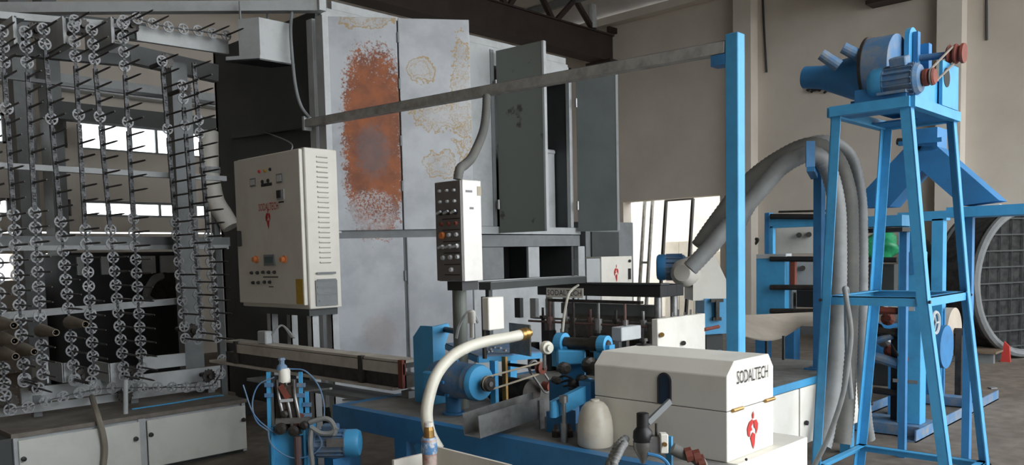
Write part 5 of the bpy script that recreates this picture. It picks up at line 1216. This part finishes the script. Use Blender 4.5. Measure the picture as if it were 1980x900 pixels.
ubox(1540, 562, 1600, 596, .1, .3, black, 'drive_case')
for px in (1470, 1525, 1590):
    a = U_(px, 612); B(ux0, ux0+.15, a.y-.06, a.y+.06, 0, a.z+.01).build('foot', dblue, un)
q = W(1457, 462, 'x', XW-.1); tag(MB().tube(bez([q+V((0, .18, .14)), q+V((0, .06, .05)), q, q+V((0, -.09, -.02)), q+V((0, -.03, -.1)), q+V((0, .05, -.06))]), .03, 6).build('wall_hook', dsteel), 'dark hook of bent pipe on the wall left of the unwinder', 'hook')

# ================================================================== BLUE ROLL STAND
sx0 = 7.32; SY0, SY1 = W(1781, 650, 'x', sx0).y, W(1735, 650, 'x', sx0).y
rs = thing('roll_stand', 'tall bright blue roll stand with handwheel behind the tower', 'machine', (sx0, SY0, 0))
zt_ = Z(488, sx0, SY1)
B(sx0, sx0+.14, SY0, SY1, .1, zt_).build('column', blue, rs, bev=.005)
a, b = W(1760, 500, 'x', sx0-.004), W(1770, 530, 'x', sx0-.004); B(sx0-.02, sx0-.001, b.y, a.y, b.z, zt_+.3).build('slide_bar', dblue, rs)
q = W(1754, 596, 'x', sx0-.003); B(sx0-.004, sx0-.0005, q.y-.06, q.y+.06, q.z-.025, q.z+.025).build('maker_plate', lgrey, rs, bev=.001)
q = W(1750, 738, 'x', sx0-.003); B(sx0-.004, sx0-.0005, q.y-.1, q.y+.1, q.z-.015, q.z+.015).build('scale_plate', mgrey, rs)
q = W(1753, 695, 'x', sx0); MB().cyl(q, q+V((-.05, 0, 0)), .02, n=8).build('lock_screw', rust, rs); MB().bar(q+V((-.02, .12, .12)), q+V((-.02, .0, -.06)), .012, .012).build('index_rod', dsteel, rs)
q = V((sx0+.07, SY0, Z(625, sx0, SY0))); MB().cyl(q, q+V((0, -.09, 0)), .03, n=10).build('wheel_hub', black, rs)
m = MB(); m.tube([q+V((.09*math.cos(2*math.pi*i/20), -.09, .09*math.sin(2*math.pi*i/20))) for i in range(20)], .014, 6, close=True)
for i in range(3): t_ = 2*math.pi*i/3; m.bar(q+V((0, -.09, 0)), q+V((.09*math.cos(t_), -.09, .09*math.sin(t_))), .014)
m.build('handwheel', lgrey, rs)
# base rails along the floor
for yy in (SY0-.05, SY1+.5): MB().lbar((sx0-.25, yy, 0), (9.6, yy, 0), .1, .012, (0, 0, 1), (0, 1, 0)).build('base_rail', dustblue, rs)
B(sx0-.1, sx0+.3, SY0-.03, SY1+.55, .012, .1).build('base_foot', dustblue, rs); B(8.88, 9.04, SY0-.03, SY1+.55, .012, .1).build('base_foot', dustblue, rs)
# rear gantry
gx = 8.9; ga_, gb_ = W(1800, 560, 'x', gx), W(1822, 560, 'x', gx)
B(gx, gx+.12, gb_.y, ga_.y, .1, Z(424, gx, ga_.y)).build('gantry_post', blue, rs)
p_, q_ = W(1735, 420, 'x', gx), W(1830, 418, 'x', gx); B(gx, gx+.12, q_.y, p_.y, Z(430, gx, p_.y), Z(412, gx, p_.y)).build('gantry_beam', blue, rs)
l_ = W(1748, 450, 'x', gx); B(gx, gx+.1, l_.y-.05, l_.y+.05, .1, Z(430, gx, p_.y)-.002).build('gantry_post', blue, rs)
MB().prism([V((gx+.02, gb_.y-.02, .1)), V((gx+.02, gb_.y-.02, 1.0)), V((gx+.02, gb_.y+.2, .1))], (.03, 0, 0)).build('gusset', dblue, rs)
# clutter of shafts left of the column
for i, (px0, py0, px1, py1, m_) in enumerate(((1690, 690, 1738, 705, dustblue), (1700, 570, 1735, 572, dsteel), (1695, 600, 1735, 602, rust), (1698, 640, 1735, 645, dsteel), (1690, 755, 1738, 762, black), (1692, 660, 1725, 650, dustblue))):
    a, b = W(px0, py0, 'x', sx0+.05), W(px1, py1, 'x', sx0+.05); MB().cyl(a, b, .03 if i else .045, n=10).build('cross_shaft', m_, rs)
for i in range(6):
    q = W(1693+(i*13) % 34, 575+i*22, 'x', sx0+.3); MB().lathe(q, (-1, -.2, .1*i), [(0, .05), (.08, .06), (.1, .03)], 10).build('knuckle', (dsteel, steel, rust)[i % 3], rs)
B(sx0+.1, sx0+.2, W(1735, 740, 'x', sx0+.1).y, W(1722, 740, 'x', sx0+.1).y, .1, .9).build('inner_column', black, rs)
# rolls on the stand
ro = thing('paper_roll', 'pale paper roll on the rear of the blue stand', 'paper roll', (9.4, SY0, .6))
q = W(1840, 640, 'y', SY0-.1); yq = W(1846, 640, 'x', 9.3).y; q0 = V((9.3, yq, Z(642, 9.3, yq)))
MB().lathe(q0, (0, 1, 0), [(0, .06), (0, .25), (.9, .25), (.9, .06)], 32).build('roll', webpap, ro); MB().cyl(q0-V((0, .15, 0)), q0+V((0, 1.1, 0)), .04, n=10).build('core_shaft', dsteel, ro)
for yy in (.02, .8): B(q0.x-.05, q0.x+.05, q0.y+yy+.92*(yy > .5)-.1*(yy < .5), q0.y+yy+.98*(yy > .5)-.04*(yy < .5), 0, q0.z+.03).build('cradle', dsteel, ro)
r2 = thing('blue_roll', 'blue cross drum low between the legs of the roll stand', 'roller', (8.3, SY0, .5))
q0 = V((8.2, SY0+.05, Z(672, 8.2, SY0))); MB().lathe(q0, (0, 1, 0), [(0, .05), (0, .2), (.9, .2), (.9, .05)], 24).build('drum', dblue, r2); B(q0.x-.06, q0.x+.06, q0.y+.3, q0.y+.5, 0, q0.z-.15).build('stand', dblue, r2)

# green bag, tarpaulins and big reel in the far corner
q = W(1697, 478, 'x', 9.95)
def lump(name, c, sx, sy, sz, m_, lab, cat, seed, base=None, sub=3, amp=.18, fold=0):
    bm = bmesh.new(); bmesh.ops.create_icosphere(bm, subdivisions=sub, radius=1); rnd = random.Random(seed); ph = [rnd.random()*6 for _ in range(8)]
    for v in bm.verts:
        n = v.co.normalized(); an = math.atan2(n.y, n.x)
        k = 1+amp*(math.sin(3*n.x+ph[0])*math.sin(4*n.y+ph[1])+.6*math.sin(6*n.z+ph[2]+3*n.x))+fold*math.sin(9*an+ph[3])*(1-n.z)*.5
        z = n.z*sz*k
        v.co = V((c.x+n.x*sx*k, c.y+n.y*sy*k, max(c.z+z, base) if base is not None else c.z+z))
    me = bpy.data.meshes.new(name); bm.to_mesh(me); bm.free(); me.materials.append(m_); me.shade_smooth(); return tag(link(name, me), lab, cat)
lump('green_bag', q, .2, .24, .16, greenp, 'crumpled green plastic bag lying on the rear machine', 'bag', 3)
B_ = B(9.8, 10.2, W(1735, 500, 'x', 9.9).y, W(1668, 500, 'x', 9.9).y, 0, q.z-.2).build('support_table', dgrey); tag(B_, 'dark grey table under the green bag', 'table')
tag(MB().cyl(W(1660, 503, 'x', 9.76), W(1735, 503, 'x', 9.76), .03, n=10).build('front_rod', black), 'black rod in front of the green bag', 'rod')
for px, py0, py1, w_, xx, sd, lab in ((1889, 440, 620, .28, 14.45, 5, 'tall dark tarpaulin heap in the corner beside the big reel'), (1850, 490, 615, .2, 13.65, 6, 'black cloth-covered heap between the tower legs'), (1792, 470, 600, .3, 14.3, 8, 'dark draped heap behind the bright blue stand')):
    a, b = W(px, py0, 'x', xx), W(px, py1, 'x', xx); c = V((xx, a.y, a.z*.45)); lump('tarpaulin_heap', c, w_*.9, w_, a.z*.58, darkcloth, lab, 'tarpaulin', sd, 0.0, 4, .12, .12)
rl_ = thing('big_reel', 'huge pale-rimmed reel standing at the right picture edge', 'reel', (12.8, 2.6, 0))
c = D(1984, 552, 11.6); Rr = c.z-.02; ax = V((-.4, -.92, 0)).normalized(); sd_ = V((ax.y, -ax.x, 0))
Rr = .5*(D(1990, 405, 11.6).z-D(1990, 700, 11.6).z); c.z = Rr+.012
m = MB()
m.tube([c+(sd_*math.cos(2*math.pi*i/48)+V((0, 0, 1))*math.sin(2*math.pi*i/48))*(Rr-.06) for i in range(48)], .06, 8, close=True); m.build('front_rim', mgrey, rl_)
MB().lathe(c+ax*-.1, -ax, [(0, Rr*.97), (.5, Rr*.97)], 48).build('wound_core', mat('reel_mesh', (52, 52, 52), .9, scale=9, c2=(24, 24, 25), thr=(.4, .6)), rl_)
for i in range(9):
    h = -Rr*.85+i*Rr*.21; w_ = math.sqrt(max(.01, Rr*Rr*.8-h*h)); MB().bar(c+ax*-.07+V((0, 0, h))-sd_*w_, c+ax*-.07+V((0, 0, h))+sd_*w_, .02, .02).build('mesh_wire', dgrey, rl_)
    MB().bar(c+ax*-.07+sd_*h-V((0, 0, w_)), c+ax*-.07+sd_*h+V((0, 0, w_)), .015, .015).build('mesh_wire', dgrey, rl_)
m = MB(); m.tube([c-ax*.62+(sd_*math.cos(2*math.pi*i/48)+V((0, 0, 1))*math.sin(2*math.pi*i/48))*(Rr-.05) for i in range(48)], .05, 8, close=True); m.build('rear_rim', dgrey, rl_)
q = W(1944, 700, 'z', 0); q0 = D(1944, 692, 11.3); tag(MB().prism([V((q0.x, q0.y+.06, 0)), V((q0.x, q0.y-.06, 0)), V((q0.x, q0.y-.04, .22)), V((q0.x, q0.y+.02, .28))], (.05, 0, 0)).build('red_chock', mat('chock_red', (190, 60, 54), .6)), 'small red chock on the floor at the foot of the big reel', 'chock')
pr_ = W(1858, 700, 'z', 0)
pal = thing('floor_stand', 'low dusty metal floor stand beside the paper roll', 'stand', (pr_.x, pr_.y, 0))
for dx in (0, .5): B(pr_.x+dx, pr_.x+dx+.08, pr_.y-.4, pr_.y+.4, 0, .14).build('leg', mgrey, pal)
B(pr_.x-.1, pr_.x+.7, pr_.y-.45, pr_.y+.45, .141, .17).build('top', mat('rusty_tan', (120, 104, 86), .8, scale=6), pal)
for i, (px, py, m_, lab) in enumerate(((1920, 752, mgrey, 'grey scrap on the floor right of the tower leg'), (1943, 642, webpap, 'pale scrap on the floor below the big reel'), (1786, 842, lgrey, 'pale scrap beside the blue base rail of the roll stand'))):
    q = W(px, py, 'z', 0); s_ = .07; tag(MB().prism([q+V((-s_, 0, .002)), q+V((s_*.2, -s_*.6, .002)), q+V((s_, s_*.3, .002)), q+V((-.1*s_, s_*.7, .002))], (0, 0, .012)).build('floor_scrap', m_), lab, 'litter', 'scraps on the floor')
# white rainwater pipe and cabinet low on the far wall
a = W(1918, 420, 'x', XW-.12); tag(B(XW-.2, XW-.02, a.y-.12, a.y+.12, 0, a.z+.2).build('wall_pipe', white), 'white boxed pipe on the wall behind the big reel', 'pipe')
